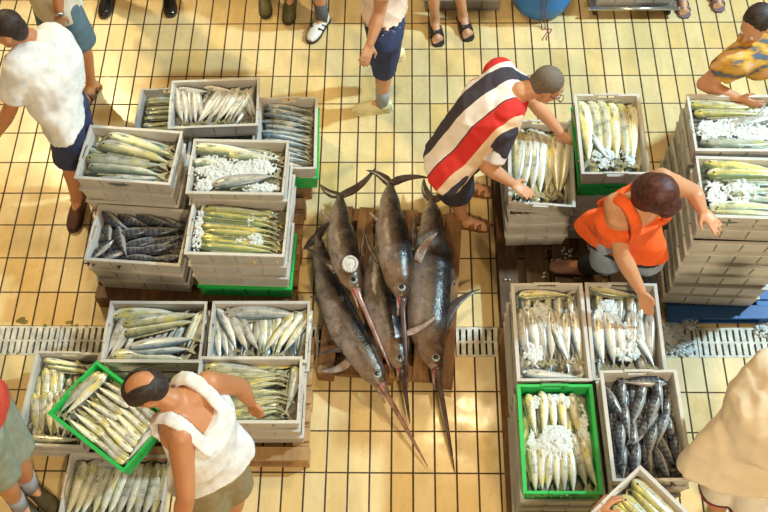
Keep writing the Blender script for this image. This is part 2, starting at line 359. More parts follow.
# key: x, y, z of the rim, turn, length along x or y, crates in the stack, colours from the top, name of the stack
ST_ = {
 'A': (-1.286, 4.175, .514, 2.6, 'l', 1, ['grey'], 'rear left crate of slanting silver fish'),
 'B': (-1.715, 3.572, .770, -5.0, 'l', 5, ['grey'], 'stack nearest the man in white'),
 'C': (-1.030, 3.480, .770, -1.2, 'l', 5, ['grey'], 'stack behind the yellow fish'),
 'D': (-.799, 4.022, .386, 1.5, 'p', 2, ['grey', 'green'], 'low stack left of the swordfish tails'),
 'E': (-1.640, 4.100, .386, -0.5, 'p', 2, ['darkgrey', 'grey'], 'low stack at the back left corner'),
 'F': (-1.216, 4.060, .386, 0.5, 'p', 2, ['grey', 'grey'], 'low stack under the slanting silver fish'),
 'G': (-1.660, 3.145, .514, -4.2, 'l', 3, ['grey'], 'left stack topped by striped fish'),
 'H': (-1.010, 3.100, .690, -1.8, 'l', 4, ['grey', 'grey', 'grey', 'green'], 'stack topped by tidy yellow fish'),
 'I': (-1.512, 2.544, .386, -0.2, 'l', 2, ['grey'], 'stack beside the left half of the drain'),
 'J': (-.880, 2.546, .386, 0.2, 'l', 2, ['grey'], 'stack left of the swordfish heads'),
 'K': (-.893, 2.122, .514, 0.2, 'l', 3, ['grey'], 'stack right of the tank top man'),
 'K2': (-1.535, 2.125, .258, 0, 'l', 1, ['grey'], 'stack under the head of the tank top man'),
 'L': (-2.067, 2.166, .256, -2.0, 'p', 2, ['grey'], 'stack left of the held green crate'),
 'N': (-1.689, 1.662, .135, -1.4, 'l', 1, ['grey'], 'bottom left crate'),
 'P': (.831, 3.585, .514, 1.5, 'p', 3, ['grey'], 'stack before the man in stripes'),
 'Q': (1.245, 3.635, .898, -0.2, 'p', 6, ['grey', 'green', 'grey', 'grey', 'grey', 'grey'], 'stack behind the person in orange'),
 'R': (1.944, 3.520, 1.154, -0.6, 'l', 8, ['grey'], 'tall stack by the person in yellow'),
 'S': (1.930, 3.072, 1.154, -2.0, 'l', 8, ['grey'], 'tall stack under the resting hand'),
 'T': (.806, 2.374, .770, 0.4, 'p', 5, ['grey'], 'stack behind the green crate'),
 'U': (1.221, 2.376, .770, -0.9, 'p', 5, ['grey'], 'stack the person in orange reaches into'),
 'V': (1.236, 1.787, .898, 0.8, 'p', 6, ['grey'], 'right stack topped by striped fish'),
 'W': (.806, 1.756, .770, 0.2, 'p', 5, ['green', 'grey', 'grey', 'grey', 'grey'], 'stack topped by the iced green crate'),
}
TOPS = {}
place = 'top|second from the top|third from the top|fourth from the top|fifth from the top|sixth from the top|seventh from the top|lowest'.split('|')
for key, (x, y, z, deg, o_, n, cols, nm) in ST_.items():
    r_ = random.Random(sum(map(ord, key)))
    st_ = .1345 if key in 'RS' else (.140 if key == 'H' else STEP)
    for k in range(n):
        col = cols[k] if k < len(cols) else 'grey'
        word = {'grey': 'grey', 'darkgrey': 'dark grey', 'green': 'green'}[col]
        pl = place[k] if (k < n-1 or k == 0) else 'lowest'
        lab = ('%s plastic fish crate, the %s' % (word, nm)) if n == 1 else '%s fish crate, %s, of the %s' % (word, pl, nm)
        dx, dy = ((r_.uniform(-.006, .006), r_.uniform(-.006, .006)) if k else (0, 0))
        c = crate(x+dx, y+dy, z-k*st_, deg+(90 if o_ == 'p' else 0)+(r_.uniform(-.8, .8) if k else 0), lab,
                  'crates of the '+nm if n > 1 else None, col)
        if st_ > STEP: c.scale.z = st_/.1295; c.location.z -= HC*(st_/.1295-1)
        if k == 0: TOPS[key] = c
cM = at(109.3, 414.7, .392)
TOPS['M'] = crate(cM.x, cM.y, .392, -35.3, 'bright green fish crate held tilted in front of the tank top man', col='green', tilt=(0, 0))
px0, px1 = at(639.6, 465.1, 1.07), at(687, 511, 1.07)
dX = (px1-px0).normalized(); dY = V(dX.y, -dX.x, 0)*1.0
if dY.y > 0: dY = -dY
cX = px0+dX*0.30+dY*0.20
TOPS['X'] = crate(cX.x, cX.y, 1.07, math.degrees(math.atan2(dX.y, dX.x)), 'pale crate of bright yellow fish carried at the bottom edge by one hand')
TOPS['O'] = crate(.825, 3.545, .74, 88, 'grey crate of fish being lifted by the man in the striped shirt', tilt=(4, -5))

# ------------------------------------------------------------------ pallets
def pallet(x, y, deg, label, mat, L=1.2, W=0.8, boards=7, z=0.0, along='y'):
    o = empty('pallet', (x, y, z), label, 'pallet', rz=math.radians(deg))
    Lx, Ly = (W, L) if along == 'y' else (L, W)     # top boards run along the long way
    def bd(nm, x0, x1, y0, y1, z0, z1, swap):
        bm = bmesh.new()
        if swap: box(bm, y0, y1, x0, x1, z0, z1)
        else: box(bm, x0, x1, y0, y1, z0, z1)
        bmesh.ops.bevel(bm, geom=list(bm.edges), offset=0.003, segments=1, affect='EDGES')
        return bm_obj(nm, bm, MAT[mat], o)
    sw = (along != 'y')
    bw = W/boards*0.74; gap = (W-bw*boards)/(boards-1)
    for k in range(boards):
        x0 = -W/2+k*(bw+gap); bd('deck_board', x0, x0+bw, -L/2, L/2, 0.108, 0.129, sw)
    for k in (-1, 0, 1):
        c = k*(L/2-0.05); bd('cross_board', -W/2, W/2, c-0.05, c+0.05, 0.088, 0.1075, sw)
        for j in (-1, 0, 1): bd('block', j*(W/2-0.05)-0.05, j*(W/2-0.05)+0.05, c-0.05, c+0.05, 0.019, 0.0875, sw)
    for j in (-1, 0, 1): bd('runner', j*(W/2-0.05)-0.05, j*(W/2-0.05)+0.05, -L/2, L/2, 0.0, 0.0185, sw)
    return o
pallet(-1.24, 4.03, 0.5, 'brown wooden pallet under the rear left crates', 'wood', L=1.18, W=.60, along='x', boards=5)
pallet(-1.34, 3.28, -1.5, 'brown wooden pallet under the four middle left stacks', 'wood', L=1.30, W=.80, along='x')
pallet(-1.17, 2.23, 0, 'brown wooden pallet under the crates behind the tank top man', 'wood2', L=1.2, W=.80, along='x')
pallet(1.02, 3.33, 0.5, 'dark wet wooden pallet under the person in orange', 'wood3', L=1.24, W=.84, along='y', boards=5)
pallet(1.02, 2.08, 0.3, 'brown wooden pallet under the four stacks with the green crate', 'wood', L=1.24, W=.86, along='y', boards=6)
pallet(-0.083, 2.965, -4.2, 'worn wooden pallet under the swordfish', 'wood', L=1.22, W=.84, along='y', boards=6)
pl_ = pallet(2.30, 3.25, 0, 'blue plastic pallet under the tall grey stacks', 'bluep', L=1.26, W=.92, along='x', boards=7); pl_.scale.z = .56

# ------------------------------------------------------------------ fish
def prof(kind, t):
    # t 0 tail .. 1 nose ; returns half depth, half thickness (unit length)
    if kind == 'yellow' or kind == 'bright' or kind == 'green':
        P = [(0, .015), (.06, .024), (.2, .058), (.4, .085), (.6, .100), (.75, .106), (.86, .102), (.94, .082), (.98, .052), (1, .018)]
    elif kind == 'striped':
        P = [(0, .010), (.05, .012), (.15, .035), (.35, .085), (.55, .112), (.7, .110), (.83, .088), (.93, .052), (.98, .026), (1, .010)]
    else:
        P = [(0, .012), (.05, .018), (.15, .046), (.35, .082), (.55, .100), (.7, .102), (.83, .090), (.93, .060), (.98, .030), (1, .012)]
    for (a, p), (b, q) in zip(P, P[1:]):
        if t <= b: return p+(q-p)*(t-a)/(b-a)
    return P[-1][1]
def bendf(t, b): return b*((t-.5)**2*4-.35)
FM = {}
def fish_meshes(kind, bend):
    bm = bmesh.new(); uvl = bm.loops.layers.uv.new('uv'); n, seg = 16, 12
    info = {}; R = []
    ts = [0, .03, .08, .15, .24, .34, .44, .54, .64, .73, .81, .87, .92, .96, .985, 1.0]
    for t in ts:
        h = prof(kind, t); th = h*(0.55 if kind != 'striped' else 0.72)
        cx, cy = (t-.5)*0.86+0.07, bendf(t, bend)
        ring = []
        for k in range(seg):
            a = 2*PI*k/seg
            v = bm.verts.new((cx, cy+h*math.sin(a), th*math.cos(a))); info[v] = (t, math.sin(a)*.5+.5); ring.append(v)
        R.append(ring)
    for a, b in zip(R, R[1:]):
        for k in range(seg): bm.faces.new((a[k], a[(k+1) % seg], b[(k+1) % seg], b[k]))
    bm.faces.new(R[0][::-1]); bm.faces.new(R[-1])
    for f in bm.faces:
        for l in f.loops: l[uvl].uv = info[l.vert]
    bmesh.ops.recalc_face_normals(bm, faces=bm.faces)
    body = bpy.data.meshes.new('body'); bm.to_mesh(body); bm.free()
    body.materials.append(MAT['f_'+kind]); body.polygons.foreach_set('use_smooth', [True]*len(body.polygons))
    def plate(name, pts, z0, th, mat):
        b2 = bmesh.new(); cen = V(sum(p[0] for p in pts)/len(pts), sum(p[1] for p in pts)/len(pts), z0)
        top = [b2.verts.new((p[0], p[1], z0+th)) for p in pts]; bot = [b2.verts.new((p[0], p[1], z0-th)) for p in pts]
        b2.faces.new(top); b2.faces.new(bot[::-1])
        for i in range(len(pts)): b2.faces.new((top[i], bot[i], bot[(i+1) % len(pts)], top[(i+1) % len(pts)]))
        bmesh.ops.recalc_face_normals(b2, faces=b2.faces)
        me = bpy.data.meshes.new(name); b2.to_mesh(me); b2.free(); me.materials.append(MAT[mat]); return me
    y0 = bendf(0, bend); fm = 'fin_dark' if kind == 'striped' else 'fin'
    tail = plate('tail_fin', [(-.345, y0+.011), (-.42, y0+.055), (-.485, y0+.088), (-.455, y0+.035), (-.43, y0), (-.455, y0-.035), (-.485, y0-.088), (-.42, y0-.055), (-.345, y0-.011)], 0, .0035, fm)
    def D(t, s): return ((t-.5)*.86+.07, bendf(t, bend)+s*prof(kind, t))
    if kind in ('yellow', 'bright', 'green'):
        pts = [D(t, .9) for t in (.22, .4, .6, .8)]+[(D(t, 1)[0], D(t, 1)[1]+.022) for t in (.84, .65, .42, .24)]
    else:
        pts = [D(t, .9) for t in (.42, .55, .68)]+[(D(t, 1)[0], D(t, 1)[1]+.03) for t in (.72,)]+[(D(.5, 1)[0], D(.5, 1)[1]+.006)]
    dorsal = plate('dorsal_fin', pts, 0, .003, fm)
    th = prof(kind, .7)*(0.55 if kind != 'striped' else 0.72)
    x, y = D(.79, -.15); pect = plate('pectoral_fin', [(x, y+.012), (x-.05, y+.018), (x-.115, y-.006), (x-.06, y-.014), (x, y-.010)], th*0.99, .0025, fm)
    b3 = bmesh.new(); x, y = D(.925, .22); zz = prof(kind, .925)*(0.55 if kind != 'striped' else 0.72)*.93
    ell(b3, V(x, y, zz), V(.013, 0, 0), V(0, .013, 0), V(0, 0, .005), 10, 5); eye = bpy.data.meshes.new('eye'); b3.to_mesh(eye); b3.free(); eye.materials.append(MAT['eye'])
    return [('tail_fin', tail), ('dorsal_fin', dorsal), ('pectoral_fin', pect), ('eye', eye), ('body', body)]
WORD = {'yellow': 'yellow-green', 'silver': 'silver', 'green': 'green-grey', 'bright': 'bright yellow', 'striped': 'dark striped'}
CAT = 'fish'
def fish(kind, bend, loc, yaw, length, roll, flip, pitch=0.0):
    key = (kind, round(bend, 2))
    if key not in FM: FM[key] = fish_meshes(*key)
    o = bpy.data.objects.new('fish', None); C.objects.link(o); o.empty_display_size = .02
    for nm, me in FM[key]: link(nm, me, parent=o, smooth=False)
    Rm = Matrix.Rotation(yaw, 4, 'Z') @ Matrix.Rotation(pitch, 4, 'Y') @ Matrix.Rotation(roll, 4, 'X')
    S = Matrix.Diagonal((length, length*(1 if not flip else -1), length*1.0, 1))
    if flip: Rm = Matrix.Rotation(yaw, 4, 'Z') @ Matrix.Rotation(pitch, 4, 'Y') @ Matrix.Rotation(-roll, 4, 'X')
    o.matrix_world = Matrix.Translation(loc) @ Rm @ S
    return o
FISHN = 0
def lay(key, kind, n, p0, p1, deg, length, cratename, what='fish', bend=0.03, jit=(0.006, 4), depth=-0.040, side=None, flipalt=False, roll=None, rev=False):
    """a row of n fish in the crate, first at p0 and last at p1 (photo-wise metres from the crate centre: x right, y away), nose towards deg"""
    global FISHN
    c = TOPS[key]; cm = c.matrix_basis.copy(); long_ = ST_.get(key, (0, 0, 0, 0, 'l'))[4]
    if key == 'O': long_ = 'p'
    base = cm @ Matrix.Translation((0, 0, HC)) @ (Matrix.Rotation(-PI/2, 4, 'Z') if long_ == 'p' else Matrix.Identity(4))
    r_ = random.Random(sum(map(ord, key+what))+n)
    hd = {'striped': .112, 'yellow': .106, 'bright': .106, 'green': .106, 'silver': .102}[kind]*length
    step = (V(*p1)-V(*p0)).length/max(1, n-1)
    a = math.radians(deg); perp = V(-math.sin(a), math.cos(a), 0)
    dv = (V(p1[0], p1[1], 0)-V(p0[0], p0[1], 0)); s_perp = abs(dv.dot(perp))/max(1, n-1)
    rl = (roll*.6) if roll is not None else (math.acos(min(1, s_perp/(2*hd*0.95))) if n > 1 else 0)
    rl = min(rl, 1.05)
    sgn = 1 if dv.dot(perp) >= 0 else -1
    if rev: sgn = -sgn
    horiz = abs(dv.x) >= abs(dv.y)
    for k in range(n):
        t = k/max(1, n-1)
        p = V(p0[0]+(p1[0]-p0[0])*t+r_.uniform(-jit[0], jit[0]), p0[1]+(p1[1]-p0[1])*t+r_.uniform(-jit[0], jit[0]), depth+r_.uniform(-.004, .004))
        flip = (r_.random() < .5) if flipalt else False
        L = length*r_.uniform(1.0, 1.12)
        o = fish(kind, r_.choice((-bend, 0, bend)), V(0, 0, 0), a+math.radians(r_.uniform(-jit[1], jit[1]))+(0), L, sgn*rl*r_.uniform(.85, 1.1), flip)
        o.matrix_world = base @ Matrix.Translation(p) @ o.matrix_world
        if n == 1: lab = '%s %s %s' % (WORD[kind], what, cratename)
        else:
            if horiz: k_, fr = (k if p1[0] > p0[0] else n-1-k), 'left'
            else: k_, fr = (k if p1[1] < p0[1] else n-1-k), 'far side'
            lab = '%s %s, %s from %s, %s' % (WORD[kind], what, ORD[k_], fr, cratename)
        tag(o, lab, 'fish', 'fish '+cratename); FISHN += 1
def lumps(bm, pts, r0, r1, r_, squash=.75):
    for p in pts:
        s = r_.uniform(r0, r1)
        m = Matrix.Translation(p) @ Matrix.Rotation(r_.uniform(0, 6), 4, V(r_.random(), r_.random(), r_.random()+.1)) @ Matrix.Diagonal((s, s*r_.uniform(.6, 1), s*squash, 1))
        bmesh.ops.create_icosphere(bm, subdivisions=1, radius=1, matrix=m)
def bed(key, label, depth=-0.068, kind='silver', deg=90, mat='brine', n=0, spots=(), r=(.006, .0115)):
    """what lies under the top layer: stuff, one object; then ice heaps"""
    c = TOPS[key]; cm = c.matrix_basis.copy(); long_ = ST_.get(key, (0, 0, 0, 0, 'l'))[4]
    if key == 'O': long_ = 'p'
    hx, hy = (.272, .172) if long_ == 'l' else (.172, .272)
    base = cm @ Matrix.Translation((0, 0, HC)) @ (Matrix.Rotation(-PI/2, 4, 'Z') if long_ == 'p' else Matrix.Identity(4))
    r_ = random.Random(sum(map(ord, key)))
    bm = bmesh.new()
    src = None
    L = {'striped': .24}.get(kind, .34); sp = L*.105
    kk = (kind, 0.03)
    if kk not in FM: FM[kk] = fish_meshes(*kk)
    src = FM[kk][-1][1]; tl = FM[kk][0][1]
    ang = math.radians(deg); cols = int(2*max(hx, hy)/sp)+4
    for lay_ in (0, 1):
      for q in range(-cols//2, cols//2+1):
        for t in (-1, 0, 1):
            u = t*L*.82+(L*.4 if (q+lay_) % 2 else 0)+r_.uniform(-.02, .02); v = q*sp*1.35+lay_*sp*.6
            x = u*math.cos(ang)-v*math.sin(ang); y = u*math.sin(ang)+v*math.cos(ang)
            ex, ey = abs(math.cos(ang))*L*.47+.01, abs(math.sin(ang))*L*.47+.01
            if abs(x) > hx-ex+.05 or abs(y) > hy-ey+.05: continue
            x = max(-hx+ex, min(hx-ex, x)) if hx > ex else 0; y = max(-hy+ey, min(hy-ey, y)) if hy > ey else 0
            n0 = len(bm.verts)
            mt = Matrix.Translation((x, y, depth-(0.012 if lay_ == 0 else 0))) @ Matrix.Rotation(ang+r_.uniform(-.12, .12)+(PI if r_.random() < .3 else 0), 4, 'Z') @ Matrix.Rotation(r_.uniform(.2, .8), 4, 'X') @ Matrix.Diagonal((L, L, L, 1))
            bm.from_mesh(src); bm.from_mesh(tl); bm.verts.ensure_lookup_table()
            for vv in bm.verts[n0:]: vv.co = mt @ vv.co
    bm.transform(base)
    o = bm_obj('fish_layer', bm, MAT['f_'+kind], smooth=True)
    tag(o, 'lower layer of wet fish '+label, 'fish', kind='stuff')
    bm = bmesh.new(); box(bm, -hx, hx, -hy, hy, -.12, depth-.012); bm.transform(base)
    o2 = bm_obj('fish_pack', bm, MAT['brine'], parent=o)
    if spots:
        bm = bmesh.new(); pts = []
        for (x, y, rx, ry, m, hgt) in spots:
            for _ in range(int(m*1.0)):
                a, q = r_.uniform(0, 2*PI), math.sqrt(r_.random())
                pts.append(V(max(-hx, min(hx, x+rx*q*math.cos(a))), max(-hy, min(hy, y+ry*q*math.sin(a))), -.038+hgt*(1-q*q)+r_.uniform(-.006, .004)))
        lumps(bm, pts, r[0], r[1], r_)
        for (x, y, rx, ry, m, hgt) in spots:
            for _ in range(14):
                a, q = r_.uniform(0, 2*PI), math.sqrt(r_.random())*.8
                c_ = V(max(-hx+.02, min(hx-.02, x+rx*q*math.cos(a))), max(-hy+.02, min(hy-.02, y+ry*q*math.sin(a))), -.046+hgt*(1-q*q)*.8)
                ell(bm, c_, V(rx*.30, 0, 0), V(0, ry*.30, 0), V(0, 0, .012), 10, 6)
        bm.transform(base)
        o = fuse('crushed_ice', bm, MAT['ice'], None, V(0, 0, 0), .0036, 4); tag(o, 'white crushed ice heaped on the fish '+label, 'ice', kind='stuff')
NAME = {'A': 'in the rear left crate', 'B': 'in the crate beside the man in white', 'C': 'in the iced crate behind the tidy fish', 'D': 'in the crate left of the swordfish tails',
 'E': 'in the dark crate at the rear left', 'G': 'in the left striped fish crate', 'H': 'in the tidy crate above the green one', 'I': 'in the crate behind the tank top man\'s head', 'J': 'in the crate left of the swordfish heads',
 'K': 'in the crate right of the tank top', 'K2': 'in the crate under the balding head', 'L': 'in the crate left of the held green one', 'M': 'in the held green crate', 'N': 'in the crate below the held green one',
 'O': 'in the crate the striped shirt man lifts', 'P': 'in the crate under the lifted one', 'Q': 'in the crate behind the orange top', 'R': 'in the crate by the yellow shirt', 'S': 'in the crate under the resting hand',
 'T': 'in the crate behind the iced green one', 'U': 'in the crate the orange top reaches into', 'V': 'in the right striped fish crate', 'W': 'in the iced green crate', 'X': 'in the crate carried at the bottom'}
n_ = NAME
bed('A', n_['A'], kind='silver', deg=75)
lay('A', 'silver', 5, (-.24, .00), (-.10, .0), 100, .31, n_['A'], 'slanting fish', roll=.9)
lay('A', 'silver', 9, (-.06, -.01), (.18, .0), 62, .325, n_['A'], 'leaning fish', roll=.85)
lay('A', 'silver', 2, (.215, .0), (.25, -.01), 110, .27, n_['A'], 'upright fish')
lay('A', 'silver', 2, (-.14, .125), (.04, .13), 170, .22, n_['A'], 'crosswise fish', depth=-.03)
bed('B', n_['B'], kind='green', deg=170)
lay('B', 'green', 1, (.02, .135), (.02, .13), 172, .46, n_['B'], 'rearmost fish', depth=-.06)
lay('B', 'yellow', 2, (.06, .09), (.05, .04), 165, .50, n_['B'], 'sloping fish', roll=.25, depth=-.04)
lay('B', 'green', 2, (-.12, .04), (-.14, .0), 160, .30, n_['B'], 'short fish', roll=.5, depth=-.062)
lay('B', 'green', 2, (.0, -.04), (.02, -.095), 178, .50, n_['B'], 'level fish', roll=.25)
lay('B', 'silver', 1, (.06, -.145), (0, 0), 181, .46, n_['B'], 'nearest fish', depth=-.05)
bed('C', n_['C'], kind='green', deg=178, spots=[(-.10, .0, .18, .14, 420, .022), (.12, .04, .15, .1, 220, .018), (-.2, -.12, .06, .05, 80, .02), (.15, -.13, .12, .04, 110, .01)])
lay('C', 'yellow', 1, (-.05, .135), (0, 0), 175, .48, n_['C'], 'rearmost fish', depth=-.035)
lay('C', 'silver', 1, (.06, -.075), (0, 0), 190, .44, n_['C'], 'nearest fish', depth=-.026)
lay('C', 'green', 2, (-.10, .03), (.10, .09), 172, .36, n_['C'], 'half buried fish', depth=-.036)
bed('D', n_['D'], kind='silver', deg=170)
lay('D', 'silver', 12, (.0, .235), (.0, -.235), 168, .33, n_['D'], 'fish', roll=.75)
bed('E', n_['E'], kind='green', deg=180)
lay('E', 'green', 8, (-.0, .22), (-.0, -.10), 186, .30, n_['E'], 'fish', roll=.8, depth=-.05)
bed('F', 'in the crate beneath the slanting silver fish', kind='silver', deg=180); 
lay('F', 'silver', 3, (.02, -.20), (.03, -.25), 178, .30, 'in the crate beneath the slanting silver fish', 'fish', roll=.7)
bed('G', n_['G'], kind='striped', deg=170, depth=-.085)
r5 = random.Random(5)
for k, (x, y, a, L) in enumerate([(-.23, -.12, 60, .22), (-.17, -.14, 35, .22), (-.10, -.05, 120, .26), (-.20, .0, 110, .22), (-.17, .10, 150, .26), (-.05, .12, 165, .26), (.08, .13, 172, .26), (.20, .12, 165, .25), (.0, .05, 200, .28), (-.10, .05, 150, .24), (.14, .06, 195, .27), (.05, -.01, 205, .29), (.19, .0, 205, .27), (.03, -.08, 190, .27), (.15, -.06, 200, .28), (.21, -.12, 200, .25), (.08, -.145, 186, .26), (-.02, -.15, 40, .20)]):
    lay('G', 'striped', 1, (x, y), (x, y), a, L, n_['G'].replace('the left', 'the left'), '%s from the left' % 'x', depth=-.045-(.018 if k % 2 else 0)+.002*(k % 3))
bed('H', n_['H'], kind='bright', deg=176, spots=[(-.24, .0, .035, .17, 150, .012), (.06, .06, .04, .05, 50, .02), (.02, -.08, .05, .03, 50, .02), (.10, -.07, .06, .05, 70, .022), (-.03, -.02, .05, .02, 30, .015)])
lay('H', 'bright', 8, (-.0, .125), (.03, -.135), 175, .46, n_['H'], 'fish', jit=(.006, 2.5), bend=.02, roll=.95)
bed('I', n_['I'], kind='silver', deg=80)
lay('I', 'silver', 4, (-.25, -.02), (-.15, -.02), 72, .32, n_['I'], 'upright fish', roll=.75)
lay('I', 'yellow', 1, (-.04, .135), (0, 0), 178, .46, n_['I'], 'rearmost fish', depth=-.05)
lay('I', 'yellow', 2, (.05, .095), (.04, .05), 192, .48, n_['I'], 'sloping fish', roll=.4, depth=-.034)
lay('I', 'silver', 6, (-.08, -.03), (.12, .0), 70, .18, n_['I'], 'small fish', roll=.6, depth=-.056)
lay('I', 'silver', 2, (.06, -.065), (.05, -.11), 186, .44, n_['I'], 'level fish', roll=.4, depth=-.034)
lay('I', 'green', 3, (.20, .02), (.26, .0), 75, .26, n_['I'], 'right-hand fish', roll=.6)
lay('I', 'green', 1, (-.0, -.15), (0, 0), 178, .46, n_['I'], 'nearest fish', depth=-.044)
bed('J', n_['J'], kind='silver', deg=90)
lay('J', 'silver', 1, (.03, .135), (0, 0), 182, .50, n_['J'], 'rearmost fish', depth=-.034)
lay('J', 'silver', 3, (-.25, -.06), (-.17, -.04), 100, .26, n_['J'], 'left hand fish', roll=.6, depth=-.058)
lay('J', 'silver', 3, (-.19, .02), (-.07, .0), 118, .34, n_['J'], 'sloping fish', roll=.5, depth=-.040)
lay('J', 'green', 6, (-.03, -.01), (.10, .0), 92, .28, n_['J'], 'upright fish', roll=.75, depth=-.052)
lay('J', 'yellow', 3, (.10, -.01), (.21, .0), 62, .33, n_['J'], 'leaning fish', roll=.5, depth=-.036)
bed('K', n_['K'], kind='yellow', deg=180)
lay('K', 'yellow', 1, (-.06, .13), (0, 0), 176, .42, n_['K'], 'rearmost fish', depth=-.036)
lay('K', 'yellow', 8, (-.01, .10), (.0, -.145), 184, .44, n_['K'], 'level fish', roll=.85, bend=.02)
lay('K', 'green', 1, (.245, .0), (0, 0), 80, .30, n_['K'], 'upright fish', depth=-.032)
lay('K', 'silver', 1, (-.24, .10), (0, 0), 110, .18, n_['K'], 'short fish', depth=-.04)
bed('K2', n_['K2'], kind='green', deg=180)
lay('K2', 'green', 6, (.0, .14), (.0, -.12), 180, .46, n_['K2'], 'fish', roll=.8)
bed('L', n_['L'], kind='yellow', deg=95, spots=[(.04, -.04, .08, .14, 200, .008)])
lay('L', 'yellow', 2, (.0, .235), (.03, .20), 172, .30, n_['L'], 'crosswise fish', roll=.6)
lay('L', 'yellow', 3, (-.11, .06), (-.02, .08), 100, .28, n_['L'], 'upright fish', roll=.5)
lay('L', 'yellow', 4, (-.13, -.10), (.0, -.10), 104, .30, n_['L'], 'slanting fish', roll=.5, depth=-.04)
lay('L', 'green', 4, (.06, -.14), (.15, -.14), 84, .22, n_['L'], 'right-hand fish', roll=.6)
lay('L', 'green', 1, (.03, -.25), (0, 0), 178, .32, n_['L'], 'nearest fish', depth=-.038)
bed('M', n_['M'], kind='yellow', deg=0)
lay('M', 'yellow', 2, (-.265, -.01), (-.22, .0), 88, .34, n_['M'], 'fish along the short edge', roll=.5, depth=-.036)
lay('M', 'yellow', 7, (-.09, .15), (-.09, -.145), 4, .26, n_['M'], 'left hand fish', roll=.75, jit=(.007, 6))
lay('M', 'yellow', 8, (.10, .155), (.10, -.15), -3, .30, n_['M'], 'right-hand fish', roll=.75, jit=(.007, 6), depth=-.036)
lay('M', 'silver', 1, (.262, .0), (0, 0), 92, .32, n_['M'], 'fish along the right edge', depth=-.030)
bed('N', n_['N'], kind='green', deg=85)
lay('N', 'silver', 1, (.0, .15), (0, 0), 178, .40, n_['N'], 'rearmost fish', depth=-.036)
lay('N', 'green', 11, (-.245, -.03), (.25, -.03), 82, .36, n_['N'], 'upright fish', roll=.35, jit=(.005, 5))
bed('O', n_['O'], kind='yellow', deg=90)
lay('O', 'yellow', 7, (-.13, .0), (.14, .0), 88, .46, n_['O'], 'fish', roll=.5)
bed('P', n_['P'], kind='green', deg=90)
lay('P', 'green', 7, (-.15, -.10), (.15, -.10), 90, .32, n_['P'], 'fish', roll=.5)
bed('Q', n_['Q'], kind='bright', deg=90, spots=[(-.10, .15, .08, .08, 120, .014), (.06, .17, .1, .06, 80, .012), (.02, .02, .07, .10, 150, .016), (-.05, -.14, .08, .1, 120, .012), (.09, -.15, .05, .08, 50, .01)])
lay('Q', 'bright', 6, (-.14, .02), (.13, .0), 90, .48, n_['Q'], 'fish', roll=.5, bend=.03)
lay('Q', 'silver', 1, (-.08, -.08), (0, 0), 112, .26, n_['Q'], 'slanting fish', depth=-.028)
bed('R', n_['R'], kind='silver', deg=178, spots=[(.0, -.02, .24, .10, 620, .020), (-.2, -.05, .06, .1, 120, .014), (.1, .12, .1, .03, 40, .01)])
lay('R', 'bright', 2, (-.06, .14), (-.04, .085), 180, .44, n_['R'], 'rear fish', roll=.4, depth=-.034)
lay('R', 'silver', 1, (.12, .05), (0, 0), 195, .38, n_['R'], 'half buried fish', depth=-.032)
lay('R', 'green', 2, (.0, -.13), (.02, -.155), 178, .46, n_['R'], 'near fish', roll=.6, depth=-.032)
lay('R', 'silver', 1, (.18, .12), (0, 0), 220, .25, n_['R'], 'short leaning fish', depth=-.028)
bed('S', n_['S'], kind='green', deg=178, spots=[(-.05, .0, .12, .12, 330, .028), (-.2, -.02, .06, .12, 110, .012), (.1, -.02, .10, .06, 110, .014)])
lay('S', 'bright', 2, (.0, .145), (.02, .10), 176, .46, n_['S'], 'rear fish', roll=.45, depth=-.032)
lay('S', 'green', 3, (.06, .05), (.10, -.06), 182, .42, n_['S'], 'middle fish', roll=.5, depth=-.040)
lay('S', 'yellow', 2, (.0, -.115), (-.02, -.15), 180, .44, n_['S'], 'near fish', roll=.5, depth=-.034)
bed('T', n_['T'], kind='silver', deg=92, spots=[(-.06, .10, .09, .10, 230, .014), (-.10, -.06, .06, .16, 180, .010), (.02, .05, .07, .05, 60, .01)])
lay('T', 'yellow', 1, (.0, .245), (0, 0), 178, .30, n_['T'], 'crosswise fish', depth=-.034)
lay('T', 'silver', 7, (-.14, -.03), (.14, -.02), 92, .34, n_['T'], 'upright fish', roll=.6, jit=(.006, 6))
lay('T', 'silver', 1, (.05, -.06), (0, 0), 108, .28, n_['T'], 'large slanting fish', depth=-.024)
lay('T', 'green', 5, (-.12, .14), (.13, .14), 88, .20, n_['T'], 'short rear fish', roll=.6, depth=-.05)
lay('T', 'silver', 1, (.0, -.255), (0, 0), 172, .32, n_['T'], 'nearest crosswise fish', depth=-.030)
bed('U', n_['U'], kind='silver', deg=92, spots=[(.02, -.03, .06, .10, 210, .022), (-.08, .15, .06, .06, 90, .012), (.0, -.12, .08, .05, 90, .014)])
lay('U', 'yellow', 1, (-.03, .25), (0, 0), 172, .30, n_['U'], 'crosswise fish', depth=-.032)
lay('U', 'silver', 6, (-.14, -.05), (.14, -.04), 90, .36, n_['U'], 'upright fish', roll=.6, jit=(.006, 6))
lay('U', 'green', 5, (-.12, .13), (.10, .13), 86, .22, n_['U'], 'short rear fish', roll=.6, depth=-.05)
lay('U', 'silver', 1, (.10, -.10), (0, 0), 116, .28, n_['U'], 'slanting fish', depth=-.028)
bed('V', n_['V'], kind='striped', deg=85, depth=-.085)
